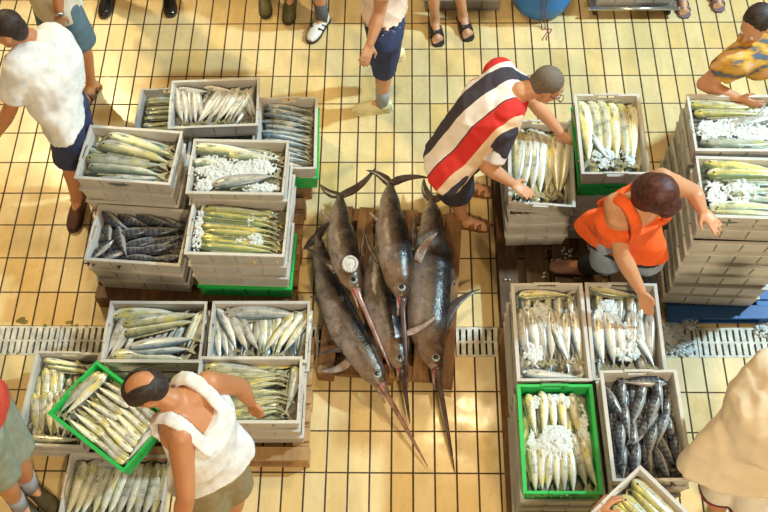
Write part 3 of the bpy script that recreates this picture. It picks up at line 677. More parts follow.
STRV = [(.02, .245, 2, .26), (-.09, .17, 88, .23), (-.13, .10, 118, .25), (.01, .16, 80, .24), (.10, .16, 95, .24), (-.03, .08, 68, .26), (.05, .07, 70, .26), (.13, .07, 84, .22), (-.09, .01, 95, .23), (.0, -.02, 55, .26), (.08, -.03, 70, .25), (.14, -.04, 100, .22), (-.13, -.09, 88, .24), (-.06, -.10, 92, .26), (.02, -.10, 75, .24), (.10, -.13, 118, .26), (.15, -.15, 88, .24), (-.13, -.20, 86, .22), (-.07, -.21, 84, .25), (.0, -.19, 92, .26), (.07, -.22, 110, .22), (.06, .0, 40, .20)]
for k, (x, y, a, L) in enumerate(STRV):
    lay('V', 'striped', 1, (x, y), (x, y), a, L, n_['V'], 'x', depth=-.042-(.020 if k % 2 else 0)+.002*(k % 3))
bed('W', n_['W'], kind='yellow', deg=92, spots=[(-.01, -.02, .11, .10, 460, .030), (-.10, .21, .03, .04, 50, .014), (.0, .225, .05, .03, 60, .012), (.06, .21, .04, .035, 60, .012), (.14, .06, .03, .14, 110, .006), (-.14, -.04, .025, .1, 60, .004)])
lay('W', 'yellow', 5, (-.13, .13), (.10, .13), 92, .26, n_['W'], 'fish in the rear row', roll=.45, depth=-.036, jit=(.005, 4))
lay('W', 'yellow', 6, (-.14, -.17), (.06, -.17), 90, .26, n_['W'], 'fish in the near row', roll=.5, depth=-.036, jit=(.005, 4))
lay('W', 'green', 2, (.10, -.13), (.15, -.14), 102, .30, n_['W'], 'fish at the near right', roll=.4, depth=-.034)
bed('X', n_['X'], kind='bright', deg=0)
lay('X', 'bright', 7, (-.02, .135), (-.02, -.14), 180, .46, n_['X'], 'fish', roll=.45, bend=.02)
# jumbled striped fish: rename by rank from the left
for key in ('G', 'V'):
    fs = [o for o in C.objects if o.name.startswith('fish') and o.get('group') == 'fish '+n_[key]]
    rows = sorted(fs, key=lambda o: -o.matrix_world.translation.y)
    h = (len(rows)+2)//3
    for r, nm in enumerate(('far', 'middle', 'near')):
        for k, o in enumerate(sorted(rows[r*h:(r+1)*h], key=lambda o: o.matrix_world.translation.x)):
            o['label'] = 'dark striped fish, %s from left of the %s third, %s' % (ORD[k], nm, n_[key])
print('FISH', FISHN)
# ------------------------------------------------------------------ swordfish
def sword_mat():
    m, nt, b = newmat('swordfish_skin')
    uv = N(nt, 'ShaderNodeTexCoord').outputs['UV']; s = N(nt, 'ShaderNodeSeparateXYZ'); nt.links.new(uv, s.inputs[0])
    oc = objco(nt); n = noise_(nt, oc, 6, 6, 0.65)
    v = math_(nt, 'ADD', s.outputs[1], math_(nt, 'MULTIPLY', math_(nt, 'SUBTRACT', n, .5), .35))
    col = ramp(nt, v, [(0.0, (.36, .30, .28)), (.25, (.26, .20, .175)), (.42, (.115, .078, .060)), (.58, (.045, .030, .024)), (.74, (.010, .010, .013)), (1, (.012, .014, .02))])
    head = ramp(nt, math_(nt, 'ADD', s.outputs[0], math_(nt, 'MULTIPLY', n, .1)), [(.58, (0,)*3), (.66, (.75,)*3), (.84, (.5,)*3), (.9, (0,)*3)])
    col = mixc(nt, head, col, mixc(nt, v, (.27, .16, .085, 1), (.08, .042, .022, 1)))
    n2 = noise_(nt, oc, 2.6, 3)
    col = mixc(nt, ramp(nt, n2, [(.60, (0,)*3), (.72, (.30,)*3)]), col, (.20, .26, .30, 1))
    n4 = noise_(nt, oc, 9, 7, 0.75)
    col = mixc(nt, ramp(nt, n4, [(.36, (.8,)*3), (.50, (0,)*3)]), col, (.055, .038, .028, 1))
    col = mixc(nt, ramp(nt, n4, [(.56, (0,)*3), (.70, (.35,)*3)]), col, (.38, .33, .31, 1))
    nt.links.new(col, b.inputs['Base Color']); inp(nt, b.inputs['Roughness'], math_(nt, 'MULTIPLY_ADD', n4, .35, .08))
    bump(nt, b, noise_(nt, oc, 13, 6, .65), .55, .012)
    return m
MAT['sword'] = sword_mat()
MAT['bill'] = simple('swordfish_bill', (.10, .065, .06), .25, .3, 14)
MAT['bill_pink'] = simple('pinkish_swordfish_bill', (.36, .20, .17), .25, .3, 14)
MAT['swfin'] = simple('swordfish_fin', (.085, .06, .05), .28, .35, 16)
MAT['swfin_pale'] = simple('pale_swordfish_fin', (.30, .22, .19), .28, .3, 16)
MAT['cut'] = simple('pale_gill_cut', (.62, .60, .58), .3, .2, 18)
MAT['mouth'] = simple('red_mouth', (.40, .04, .03), .3, .2, 18)
def crom(P, k, t):
    p0, p1, p2, p3 = P[max(0, k-1)], P[k], P[k+1], P[min(len(P)-1, k+2)]
    return 0.5*((2*p1)+(p2-p0)*t+(2*p0-5*p1+4*p2-p3)*t*t+(3*p1-p0-3*p2+p3)*t**3)
def curved_fin(name, parent, org, a, b, w, bow, mat, th=.006, z1=None):
    """scythe shaped fin from a to b (world points)"""
    bm = bmesh.new(); d = b-a; u = V(-d.y, d.x, 0).normalized(); n = 10; top = []; 
    rings = []
    for i in range(n+1):
        t = i/n; c = a+d*t+u*bow*4*t*(1-t)
        ww = w*(1-t)**.7*(1 if t > .12 else .8)+.003
        tt = th*(1-t)+.0015
        rings.append((c-org, u*ww*.5, V(0, 0, tt)))
    tube(bm, rings, 10); return bm_obj(name, bm, MAT[mat], parent, True)
def swordfish(pts, widths, back, tip, bw, label, billmat='bill', tails=None, fins=(), tailw=.05, flat=.72, eye=True, gill=False):
    """pts: body line tail to snout, widths half depth, back +1/-1 on which side of the line the dark back lies"""
    P = [V(*p) for p in pts]; org = V(P[len(P)//2].x, P[len(P)//2].y, 0.13)
    root = empty('swordfish', org, label, 'swordfish', 'swordfish on the pallet')
    bm = bmesh.new(); uvl = bm.loops.layers.uv.new('uv'); info = {}; R = []; seg = 20
    tot = len(P)-1; samples = []
    for k in range(tot):
        for j in range(6):
            t = j/6; samples.append((crom(P, k, t), widths[k]+(widths[k+1]-widths[k])*(3*t*t-2*t**3), (k+t)/tot))
    samples.append((P[-1], widths[-1], 1.0))
    for i, (c, wd, tt) in enumerate(samples):
        d = samples[min(i+1, len(samples)-1)][0]-samples[max(i-1, 0)][0]
        u = V(-d.y, d.x, 0).normalized()*back; ring = []
        up = d.cross(u).normalized(); up = up if up.z > 0 else -up
        for q in range(seg):
            a = 2*PI*q/seg
            v = bm.verts.new(c-org+u*wd*math.sin(a)+up*wd*flat*math.cos(a)); info[v] = (tt*.8, math.sin(a)*.5+.5); ring.append(v)
        R.append(ring)
    for a, b in zip(R, R[1:]):
        for q in range(seg): bm.faces.new((a[q], a[(q+1) % seg], b[(q+1) % seg], b[q]))
    bm.faces.new(R[0][::-1]); bm.faces.new(R[-1])
    for f in bm.faces:
        for l in f.loops: l[uvl].uv = info[l.vert]
    bm_obj('body', bm, MAT['sword'], root, True)
    # upper bill and short lower jaw
    e = P[-1]; T = V(*tip); d = (T-e); u, v = frame(d)
    bm = bmesh.new(); rr = widths[-1]
    tube(bm, [(e-d*.03-org, u*rr*.95, v*rr*.7), (e+d*.05-org, u*rr*.72, v*rr*.50), (e+d*.11-org, u*rr*.48, v*rr*.34), (e+d*.2-org, u*.016, v*.011), (e+d*.45-org, u*.014, v*.008), (e+d*.8-org, u*.008, v*.005), (T-org, u*.002, v*.002)], 12)
    bm_obj('bill', bm, MAT[billmat], root, True)
    side = V(-d.y, d.x, 0).normalized()*(-back)
    bm = bmesh.new(); tube(bm, [(e-d*.05+side*rr*.55-org, u*rr*.45, v*rr*.4), (e+d*.08+side*rr*.75-org, u*rr*.28, v*rr*.22), (e+d*.2+side*rr*.95-org, u*.004, v*.004)], 10)
    bm_obj('lower_jaw', bm, MAT['swfin_pale'], root, True)
    bm = bmesh.new(); tube(bm, [(e-d*.03+side*rr*.42+V(0, 0, rr*.42)-org, side*.010, v*.012), (e+d*.09+side*rr*.48+V(0, 0, rr*.1)-org, side*.007, v*.006)], 8)
    bm_obj('mouth', bm, MAT['mouth'], root, True)
    if eye:
        b0 = P[-1]-(P[-1]-P[-2]).normalized()*.050; uu = V(-d.y, d.x, 0).normalized()*back
        c = b0+uu*rr*.15+V(0, 0, rr*1.0)
        bm = bmesh.new(); ell(bm, c-org, V(.027, 0, 0), V(0, .027, 0), V(0, 0, .014), 16, 7); ey = bm_obj('eye', bm, MAT['paleeye'], root, True)
        bm = bmesh.new(); ell(bm, c+V(0, 0, .008)-org, V(.017, 0, 0), V(0, .017, 0), V(0, 0, .009), 14, 7); bm_obj('pupil', bm, MAT['eye'], ey, True)
    if gill:
        c = V(*gill); bm = bmesh.new()
        R_ = []
        for k in range(17):
            a = 2*PI*k/16; R_.append(c-org+V(.042*math.cos(a), .052*math.sin(a), 0))
        for p_, q_ in zip(R_, R_[1:]): cone(bm, p_, .010, q_, .010, 8)
        bm_obj('gill_cut', bm, MAT['cut'], root, True)
        bm = bmesh.new(); ell(bm, c-org+V(0, 0, -.004), V(.036, 0, 0), V(0, .045, 0), V(0, 0, .010)); bm_obj('gill_flesh', bm, MAT['cut'], root, True)
    if tails:
        for t in tails: curved_fin('tail_fin', root, org, P[0], V(*t[0]), tailw*1.5, t[1], 'swfin', .012)
    for (nm, a, b, w_, bow, mt) in fins: curved_fin(nm, root, org, V(*a), V(*b), w_, bow, mt)
    return root
def A(x, y, z): return tuple(at(x, y, z))
# lower layer
swordfish([A(318, 236, .17), A(322, 262, .20), A(331, 292, .215), A(346, 328, .22), A(361, 352, .21), A(372, 370, .20), A(381, 384, .19)], [.022, .055, .092, .108, .098, .080, .040], 1, A(428, 467, .03), 1,
  'swordfish at the lower left with its bill crossing most floor tiles', 'bill_pink', tails=[(A(303, 250, .16), .0), (A(330, 222, .15), .01)],
  fins=[('pectoral_fin', A(354, 350, .24), A(317, 356, .22), .050, -.02, 'swfin'), ('pectoral_fin', A(352, 358, .20), A(320, 371, .15), .075, .03, 'swfin_pale'), ('pelvic_fin', A(330, 308, .20), A(310, 296, .19), .05, .0, 'swfin')])
swordfish([A(392, 214, .16), A(386, 240, .20), A(380, 272, .22), A(380, 305, .23), A(388, 334, .22), A(396, 352, .21), A(402, 368, .20)], [.022, .060, .098, .105, .095, .078, .038], 1, A(410, 424, .10), 1,
  'swordfish lowest in the middle with its head under the long bill', 'bill', fins=[('pectoral_fin', A(392, 336, .28), A(372, 300, .25), .03, .02, 'swfin')])
swordfish([A(432, 200, .15), A(432, 222, .19), A(431, 255, .23), A(429, 290, .235), A(428, 322, .235), A(430, 346, .21), A(437, 368, .20)], [.022, .075, .128, .140, .128, .092, .040], 1, A(455, 473, .02), 1,
  'largest swordfish on the right side with a black back and dark bill', 'bill', tails=[(A(424, 178, .15), .02), (A(444, 192, .14), -.01)],
  fins=[('pectoral_fin', A(444, 328, .22), A(480, 289, .16), .085, .05, 'swfin'), ('pectoral_fin', A(404, 334, .33), A(438, 314, .35), .05, -.02, 'swfin_pale'), ('pectoral_fin', A(417, 262, .36), A(438, 232, .38), .075, .02, 'swfin_pale'), ('dorsal_fin', A(452, 285, .22), A(452, 245, .20), .05, .0, 'swfin')])
# upper layer
swordfish([A(340, 196, .33), A(340, 216, .36), A(342, 240, .38), A(346, 262, .385), A(350, 276, .38), A(356, 290, .37)], [.020, .062, .095, .092, .072, .034], 1, A(391, 370, .27), 1,
  'swordfish at the upper left with a pale ring cut in its head', 'bill_pink', tails=[(A(320, 184, .30), .02), (A(375, 168, .30), -.03)], gill=A(350, 264, .465),
  fins=[('pectoral_fin', A(336, 272, .38), A(304, 247, .33), .055, -.015, 'swfin'), ('pelvic_fin', A(331, 222, .38), A(321, 209, .36), .04, 0, 'swfin_pale'), ('dorsal_fin', A(362, 256, .36), A(366, 226, .34), .04, 0, 'swfin')])
swordfish([A(390, 184, .34), A(390, 204, .38), A(392, 230, .40), A(395, 256, .41), A(398, 276, .40), A(402, 298, .38)], [.020, .066, .104, .108, .090, .036], 1, A(408, 388, .29), 1,
  'uppermost swordfish in the middle with a large round pale-rimmed eye', 'bill', tails=[(A(366, 170, .31), -.02), (A(430, 178, .31), .03)],
  fins=[('pectoral_fin', A(378, 262, .42), A(365, 232, .40), .035, .01, 'swfin'), ('pelvic_fin', A(381, 222, .40), A(369, 212, .38), .04, 0, 'swfin_pale'), ('dorsal_fin', A(412, 250, .39), A(416, 212, .37), .04, 0, 'swfin')])
bm = bmesh.new()
for p in ((390, 377, .010), (393, 380, .007), (401, 393, .003)):
    c = at(p[0], p[1], .002); ell(bm, c, V(p[2], 0, 0), V(0, p[2]*1.3, 0), V(0, 0, .002), 10, 5)
tag(bm_obj('blood_drops', bm, MAT['blood'], smooth=True), 'red blood drops on the tiles below the swordfish mouths', 'blood', kind='stuff')

# ------------------------------------------------------------------ people
def skinmat(name, c):
    m, nt, b = newmat(name)
    f = noise_(nt, objco(nt), 7, 4)
    nt.links.new(ramp(nt, f, [(.3, tuple(x*t for x, t in zip(c, (.90, .80, .76)))), (.7, c)]), b.inputs['Base Color'])
    b.inputs['Roughness'].default_value = .45; b.inputs['Subsurface Weight'].default_value = .08
    b.inputs['Subsurface Radius'].default_value = (.02, .008, .004); return m
def cloth(name, c, var=.1, scale=16, b_=.25, rough=.85): return simple(name, c, rough, var, scale, bmp=b_)
def bands(name, nvec, stops, off=0.0, wob=.01, scale=1.0):
    """woven stripes across the object along nvec; position = dot + off, ramp 0..1 over one metre"""
    m, nt, b = newmat(name); oc = objco(nt)
    d = N(nt, 'ShaderNodeVectorMath', operation='DOT_PRODUCT'); nt.links.new(oc, d.inputs[0]); d.inputs[1].default_value = nvec
    n = noise_(nt, oc, 5, 2)
    x = math_(nt, 'ADD', math_(nt, 'MULTIPLY_ADD', d.outputs['Value'], scale, off), math_(nt, 'MULTIPLY', math_(nt, 'SUBTRACT', n, .5), wob))
    nt.links.new(ramp(nt, x, stops, 'CONSTANT'), b.inputs['Base Color']); b.inputs['Roughness'].default_value = .85
    bump(nt, b, noise_(nt, oc, 14, 4), .3, .01); return m
MAT['skin'] = skinmat('tanned_skin', (.56, .26, .125)); MAT['skin2'] = skinmat('light_tanned_skin', (.64, .34, .19)); MAT['skin3'] = skinmat('brown_skin', (.42, .17, .07))
MAT['hair_grey'] = simple('grey_brown_hair', (.17, .135, .105), .7, .18, 90, bmp=.3)
MAT['hair_dark'] = simple('dark_hair', (.035, .022, .018), .6, .4, 60, bmp=.5)
MAT['hair_red'] = simple('reddish_brown_hair', (.085, .020, .014), .55, .4, 50, bmp=.5)
MAT['sole'] = simple('shoe_sole', (.05, .04, .03), .6); MAT['white_cloth'] = cloth('white_cloth', (.82, .83, .84))
def T_(v): return V(*v)
def hand_geo(bm, wr, d, pn, thumb, curl=.5, s=1.0, spread=.12):
    """wrist, finger direction, palm normal, thumb side vector"""
    d = d.normalized(); lat = thumb.normalized(); pn = pn.normalized()
    tube(bm, [(wr-d*.02*s, lat*.026*s, pn*.020*s), (wr+d*.02*s, lat*.034*s, pn*.017*s), (wr+d*.06*s, lat*.041*s, pn*.015*s), (wr+d*.09*s, lat*.040*s, pn*.012*s)], 14)
    for i, (L, o) in enumerate(((.070, .030), (.078, .010), (.072, -.010), (.056, -.029))):
        p = wr+d*(.082-.004*abs(i-1))*s+lat*o*s; dd = (d+lat*(spread*(1.5-i)*.6)).normalized(); r = .0092*s; c = 0
        pts = [(p, r)]
        for j, f in enumerate((.42, .32, .26)):
            c += curl*(.45 if j == 0 else .6)
            p = p+(dd*math.cos(c)+pn*math.sin(c))*L*f*s; r *= .92; pts.append((p, r))
        limb(bm, pts)
    p = wr+d*.022*s+lat*.028*s; q = p+(d*.55+lat*.8+pn*.25).normalized()*.042*s; e = q+(d*.9+lat*.25+pn*.35).normalized()*.036*s
    limb(bm, [(p, .014*s), (q, .011*s), (e, .0085*s)])
def foot_geo(bm, an, f, s=1.0, toes=True):
    f = V(f.x, f.y, 0).normalized(); l = V(-f.y, f.x, 0); z = an.z
    g = an-V(0, 0, min(z, .085))
    h = g+V(0, 0, .035*s)
    limb(bm, [(an, .042*s), (h-f*.035*s, .034*s)])
    limb(bm, [(an-V(0, 0, .015), .040*s), (g+f*.07*s+V(0, 0, .045*s), .036*s), (g+f*.14*s+V(0, 0, .028*s), .026*s)])
    limb(bm, [(h-f*.03*s, .032*s), (g+f*.13*s+l*.02*s+V(0, 0, .022*s), .022*s)]); limb(bm, [(h-f*.03*s, .03*s), (g+f*.13*s-l*.025*s+V(0, 0, .022*s), .020*s)])
    if toes:
        for i in range(5):
            o = (i-2)*.0185*s; b_ = g+f*(.135-.006*abs(i-1.5))*s+l*o+V(0, 0, .018*s)
            limb(bm, [(b_, .012*s), (b_+f*.045*s*(1-.12*i), .0095*s)])
def head_geo(bm, c, F, T):
    F = F.normalized(); T = (T-F*T.dot(F)).normalized(); L = F.cross(T)
    ell(bm, c+T*.025-F*.012, F*.096, L*.077, T*.088)
    ell(bm, c-T*.035+F*.022, F*.070, L*.062, T*.078)
    limb(bm, [(c+F*.088+T*.012, .009), (c+F*.112-T*.022, .013)]); 
    for s in (-1, 1):
        limb(bm, [(c+F*.100-T*.026+L*.009*s, .009), (c+F*.096-T*.026+L*.014*s, .007)])
        ell(bm, c+L*.080*s-T*.005-F*.004, F*.020+L*.008*s, L*.007, T*.032)
        limb(bm, [(c+F*.080+T*.026+L*.012*s, .009), (c+F*.066+T*.026+L*.048*s, .008)])
        ell(bm, c+F*.052-T*.020+L*.036*s, F*.03, L*.022, T*.024)
    limb(bm, [(c+F*.086-T*.052-L*.018, .007), (c+F*.092-T*.052, .009), (c+F*.086-T*.052+L*.018, .007)])
    ball(bm, c+F*.070-T*.088, .026)
    return F, T, L
def person(label, j, group=None, skin='skin', build=1.0, face=(0, -1, 0), top=(0, 0, 1), hair=None, voxel=.0085, toes=True, headon=True, hands=None, footdir=(0, -1, 0), footdirR=None):
    J = {k: V(*v) for k, v in j.items()}
    f0 = (J['anL']+J['anR'])/2; org = V(f0.x, f0.y, 0); root = empty('person', org, label, 'person', group)
    bm = bmesh.new()
    lat = (J['shL']-J['shR']).normalized(); hl = (J['hipL']-J['hipR']).normalized()
    pel, nk = J['pel'], J['neck']; ch = J['chest']
    up = (ch-pel).normalized(); fw = up.cross(lat).normalized(); b = build
    tube(bm, [(pel-up*.10, hl*.135*b, fw*.085*b), (pel, hl*.155*b, fw*.105*b), (pel.lerp(ch, .45), lat*.135*b, fw*.095*b), (ch, lat*.160*b, fw*.110*b), (ch.lerp(nk, .55), lat*.165*b, fw*.09*b), (nk, lat*.065, fw*.06)], 22)
    for s in 'LR':
        limb(bm, [(ch.lerp(nk, .6)+(lat if s == 'L' else -lat)*.06, .075*b), (J['sh'+s], .060*b)])
        limb(bm, [(J['sh'+s], .058*b), (J['sh'+s].lerp(J['el'+s], .4), .052*b), (J['el'+s], .040*b), (J['el'+s].lerp(J['wr'+s], .3), .043*b), (J['wr'+s], .026*b)])
        limb(bm, [(J['hip'+s], .088*b), (J['hip'+s].lerp(J['kn'+s], .5), .078*b), (J['kn'+s], .056*b), (J['kn'+s].lerp(J['an'+s], .3), .058*b), (J['kn'+s].lerp(J['an'+s], .75), .040*b), (J['an'+s], .036*b)])
        fd = V(*(footdirR if (s == 'R' and footdirR) else footdir))
        foot_geo(bm, J['an'+s], fd, 1.0, toes)
        hd = (hands or {}).get(s)
        d = (J['wr'+s]-J['el'+s]).normalized()
        if hd: hand_geo(bm, J['wr'+s], V(*hd[0]), V(*hd[1]), V(*hd[2]), hd[3])
        else:
            pn = -(lat if s == 'L' else -lat); pn = (pn-d*pn.dot(d)).normalized(); th = d.cross(pn); th = th if th.dot(fw) > 0 else -th
            hand_geo(bm, J['wr'+s], d, pn, th, .35)
    hc = J['head']
    limb(bm, [(nk, .060), (nk.lerp(hc, .6), .054)])
    F, T, L = head_geo(bm, hc, V(*face), V(*top))
    body = fuse('body', bm, MAT[skin], root, org, voxel, 5)
    for s in (-1, 1):
        bm = bmesh.new(); ball(bm, hc+F*.079+L*.031*s+T*.006-org, .0115); e = bm_obj('eye', bm, MAT['white_cloth'], root, True)
        bm = bmesh.new(); ball(bm, hc+F*.0865+L*.031*s+T*.005-org, .0058); bm_obj('iris', bm, MAT['eye'], e, True)
    if hair:
        bm = bmesh.new(); st = hair[1]
        if st == 'short':
            ell(bm, hc+T*.040-F*.026, F*.094, L*.083, T*.085); ell(bm, hc-F*.052-T*.005, F*.058, L*.074, T*.085)
        elif st == 'bald':
            ell(bm, hc-F*.050+T*.005, F*.062, L*.082, T*.082)
            for s in (-1, 1): ell(bm, hc+L*.050*s+T*.045-F*.005, F*.085, L*.036, T*.058)
            ell(bm, hc+T*.070+F*.050, F*.034, L*.062, T*.034)
        elif st == 'bob':
            ell(bm, hc+T*.035-F*.030, F*.110, L*.105, T*.100); ell(bm, hc-F*.050-T*.04, F*.075, L*.095, T*.095)
            for s in (-1, 1): ell(bm, hc+L*.075*s-T*.03-F*.01, F*.055, L*.03, T*.085)
            ell(bm, hc+T*.080+F*.045, F*.05, L*.075, T*.04)
        fuse('hair', bm, MAT[hair[0]], root, org, .007, 3)
    return root, J, org, dict(lat=lat, hl=hl, up=up, fw=fw, F=F, T=T, L=L, b=b)
def garment_top(P, mat, sleeve=.6, hem=.12, loose=1.0, tank=False, voxel=.009, name='shirt', neckr=.082, flare=1.0, sleeve_mat=None):
    root, J, org, A_ = P; bm = bmesh.new(); b = A_['b']*loose; lat, fw, up, hl = A_['lat'], A_['fw'], A_['up'], A_['hl']
    pel, ch, nk = J['pel'], J['chest'], J['neck']
    if tank:
        tube(bm, [(pel-up*hem, hl*.172*b*flare, fw*.125*b*flare), (pel+up*.05, hl*.168*b, fw*.122*b), (pel.lerp(ch, .5), lat*.156*b, fw*.118*b), (ch, lat*.172*b, fw*.127*b), (ch.lerp(nk, .34), lat*.145*b, fw*.118*b)], 26)
        for s in (-1, 1):
            pts = []
            bb = A_['b']
            for (f_, t_, u_, l_) in ((-.122, .10, 0, .088), (-.118, .40, 0, .090), (-.088, .6, .040, .092), (-.048, .6, .074, .094), (0, .6, .088, .095), (.048, .6, .074, .094), (.088, .6, .04, .092), (.116, .35, 0, .090), (.125, .10, 0, .088)):
                pts.append((ch.lerp(nk, t_)+fw*f_*bb+up*u_*bb+lat*s*l_*bb, f_))
            tube(bm, [(p, lat*.030*b, (fw*f_*8+up*(1-abs(f_)*8)).normalized()*.013) for p, f_ in pts], 12)
    else:
        tube(bm, [(pel-up*hem, hl*.180*b*flare, fw*.130*b*flare), (pel+up*.05, hl*.176*b, fw*.130*b), (pel.lerp(ch, .5), lat*.164*b, fw*.126*b), (ch, lat*.184*b, fw*.132*b), (ch.lerp(nk, .55), lat*.185*b, fw*.112*b), (nk.lerp(ch, .02), lat*neckr, fw*neckr*.95)], 26)
        for s in 'LR':
            sg = 1 if s == 'L' else -1
            limb(bm, [(ch.lerp(nk, .55)+lat*sg*.07, .092*b), (J['sh'+s], .078*b)])
            e = J['sh'+s].lerp(J['el'+s], min(1, sleeve)); cone(bm, J['sh'+s], .076*b, e, (.072 if sleeve < .99 else .058)*b, 18)
            if sleeve > 1.01:
                ball(bm, J['el'+s], .060*b); cone(bm, J['el'+s], .060*b, J['el'+s].lerp(J['wr'+s], sleeve-1), .044*b, 16)
    return fuse(name, bm, MAT[mat], root, org, voxel, 4, folds=(.004 if tank else (.010 if name == 'jacket' else .008)), seed=org.x*10)
def garment_legs(P, mat, length=.85, loose=1.0, name='shorts', voxel=.010):
    root, J, org, A_ = P; bm = bmesh.new(); b = A_['b']; lat, fw, up, hl = A_['lat'], A_['fw'], A_['up'], A_['hl']; pel = J['pel']
    lo = min(1.0, loose); tube(bm, [(pel+up*(.10 if lo >= 1 else -.02), hl*.160*b*lo, fw*.118*b*lo), (pel-up*(0 if lo >= 1 else .04), hl*.176*b*lo, fw*.128*b*lo), (pel-up*.09, hl*.165*b*lo, fw*.115*b*lo)], 24)
    for s in 'LR':
        h, k, a = J['hip'+s], J['kn'+s], J['an'+s]
        if length <= 1: cone(bm, h+(h-k).normalized()*.02, .104*b*loose, h.lerp(k, length), .098*b*loose, 20); ball(bm, h, .102*b*loose)
        else:
            limb(bm, [(h+(k-h)*(0 if lo >= 1 else .25), .102*b*loose), (k, .078*b*loose)]); cone(bm, k, .078*b*loose, k.lerp(a, length-1), .066*b*loose, 18)
    return fuse(name, bm, MAT[mat], root, org, voxel, 4, folds=.005, seed=org.x*7)
def shoe(P, s, mat, solemat='sole', kind='shoe', fd=(0, -1, 0), name='shoe', collar=None, stripe=None):
    root, J, org, A_ = P; an = J['an'+s]; f = V(fd[0], fd[1], 0).normalized(); l = V(-f.y, f.x, 0); g = V(an.x, an.y, an.z-.085); up = V(0, 0, 1)
    if kind in ('shoe', 'clog', 'boot'):
        bm = bmesh.new()
        tube(bm, [(g-f*.075+up*.045, l*.034, up*.036), (g-f*.04+up*.048, l*.045, up*.045), (g+f*.05+up*.045, l*.047, up*.042), (g+f*.12+up*.036, l*.052, up*.032), (g+f*.17+up*.030, l*.046, up*.026), (g+f*.205+up*.026, l*.026, up*.018)], 18)
        h = {'shoe': .095, 'clog': .075, 'boot': .26}[kind]
        cone(bm, g-f*.012+up*.04, .050, g-f*.012+up*h, .050 if kind != 'boot' else .066, 16)
        o = fuse(name, bm, MAT[mat], root, org, .006, 4)
        bm = bmesh.new()
        pts = [(-.080, .026), (-.055, .042), (.0, .044), (.06, .046), (.12, .054), (.17, .050), (.205, .032), (.217, .012)]
        lo = [g+f*x+l*y for x, y in pts]+[g+f*x-l*y for x, y in pts[::-1]]
        a_ = [bm.verts.new(p+up*.001-org) for p in lo]; b_ = [bm.verts.new(p+up*.022-org) for p in lo]
        bm.faces.new(a_); bm.faces.new(b_[::-1])
        for i in range(len(lo)): bm.faces.new((a_[i], b_[i], b_[(i+1) % len(lo)], a_[(i+1) % len(lo)]))
        bm_obj('sole', bm, MAT[solemat], o)
        if stripe:
            for sg in (-1, 1):
              for q in (0, 1):
                bm = bmesh.new(); x = .03+.045*q
                p_ = g+f*x+l*sg*.049+up*.028; q_ = g+f*(x+.03)+l*sg*.030+up*.072
                cone(bm, p_-org, .009, q_-org, .009, 8); bm_obj('side_stripe', bm, MAT[stripe], o)
        return o
    # sandal: slab and straps
    bm = bmesh.new(); pts = [(-.070, .028), (-.045, .040), (.0, .040), (.07, .044), (.13, .052), (.175, .046), (.198, .022)]
    lo = [g+f*x+l*y for x, y in pts]+[g+f*x-l*y for x, y in pts[::-1]]
    a_ = [bm.verts.new(p+up*.001-org) for p in lo]; b_ = [bm.verts.new(p+up*.016-org) for p in lo]
    bm.faces.new(a_); bm.faces.new(b_[::-1])
    for i in range(len(lo)): bm.faces.new((a_[i], b_[i], b_[(i+1) % len(lo)], a_[(i+1) % len(lo)]))
    o = bm_obj(name, bm, MAT[mat], root)
    def strap(x, w_, h, half):
        bm = bmesh.new(); R = []
        for k in range(11):
            t = PI*k/10; c = g+f*x+l*math.cos(t)*half+up*(.012+h*math.sin(t))
            n_ = (l*math.cos(t)+up*math.sin(t))
            R.append((c-org, f*w_, n_*.004))
        tube(bm, R, 8); bm_obj('strap', bm, MAT[mat], o, True)
    if kind == 'slide': strap(.085, .034, .058, .052); strap(.045, .018, .070, .048)
    else: strap(.12, .014, .042, .053); strap(.07, .016, .062, .050); strap(.0, .012, .080, .046)
    return o
def sock(P, s, mat, h=.2, z0=.05):
    root, J, org, A_ = P; an, kn = J['an'+s], J['kn'+s]; bm = bmesh.new(); d = (kn-an).normalized()
    tube(bm, [(an-d*.03-org, V(.048, 0, 0), V(0, .048, 0)), (an+d*h*.4-org, V(.048, 0, 0), V(0, .048, 0)), (an+d*h-org, V(.053, 0, 0), V(0, .053, 0))], 16)
    return bm_obj('sock', bm, MAT[mat], root, True)
def standing(g, fdeg, h=1.72, step=0.0, wide=.10, lean=0.0):
    """joints of an upright person, g ground point between the feet, fdeg compass of the face"""
    a = math.radians(fdeg); f = V(math.cos(a), math.sin(a), 0); l = V(-f.y, f.x, 0); k = h/1.72; G = V(g[0], g[1], 0); Z = V(0, 0, 1)
    ln = f*lean
    return dict(anL=G+l*wide+f*step+Z*.085, anR=G-l*wide-f*step+Z*.085, knL=G+l*.10+f*(step*.6+.03)+Z*.49*k, knR=G-l*.10-f*(step*.4-.03)+Z*.49*k,
      hipL=G+l*.09+Z*.90*k, hipR=G-l*.09+Z*.90*k, pel=G+Z*.97*k, chest=G+ln*.6+Z*1.25*k, neck=G+ln+Z*1.47*k, head=G+ln*1.2+f*.03+Z*1.60*k,
      shL=G+ln*.9+l*.185+Z*1.41*k, shR=G+ln*.9-l*.185+Z*1.41*k, elL=G+ln*.6+l*.24+Z*1.12*k, elR=G+ln*.6-l*.24+Z*1.12*k,
      wrL=G+l*.25+f*.08+Z*.86*k, wrR=G-l*.25+f*.08+Z*.86*k)
def chk(nm, j):
    d = lambda a, b: (V(*j[a])-V(*j[b])).length
    print('LIMB', nm, 'torso %.2f neck-head %.2f sh %.2f | uarm %.2f %.2f farm %.2f %.2f | thigh %.2f %.2f shin %.2f %.2f' % (d('pel', 'neck'), d('neck', 'head'), d('shL', 'shR'), d('shL', 'elL'), d('shR', 'elR'), d('elL', 'wrL'), d('elR', 'wrR'), d('hipL', 'knL'), d('hipR', 'knR'), d('knL', 'anL'), d('knR', 'anR')))
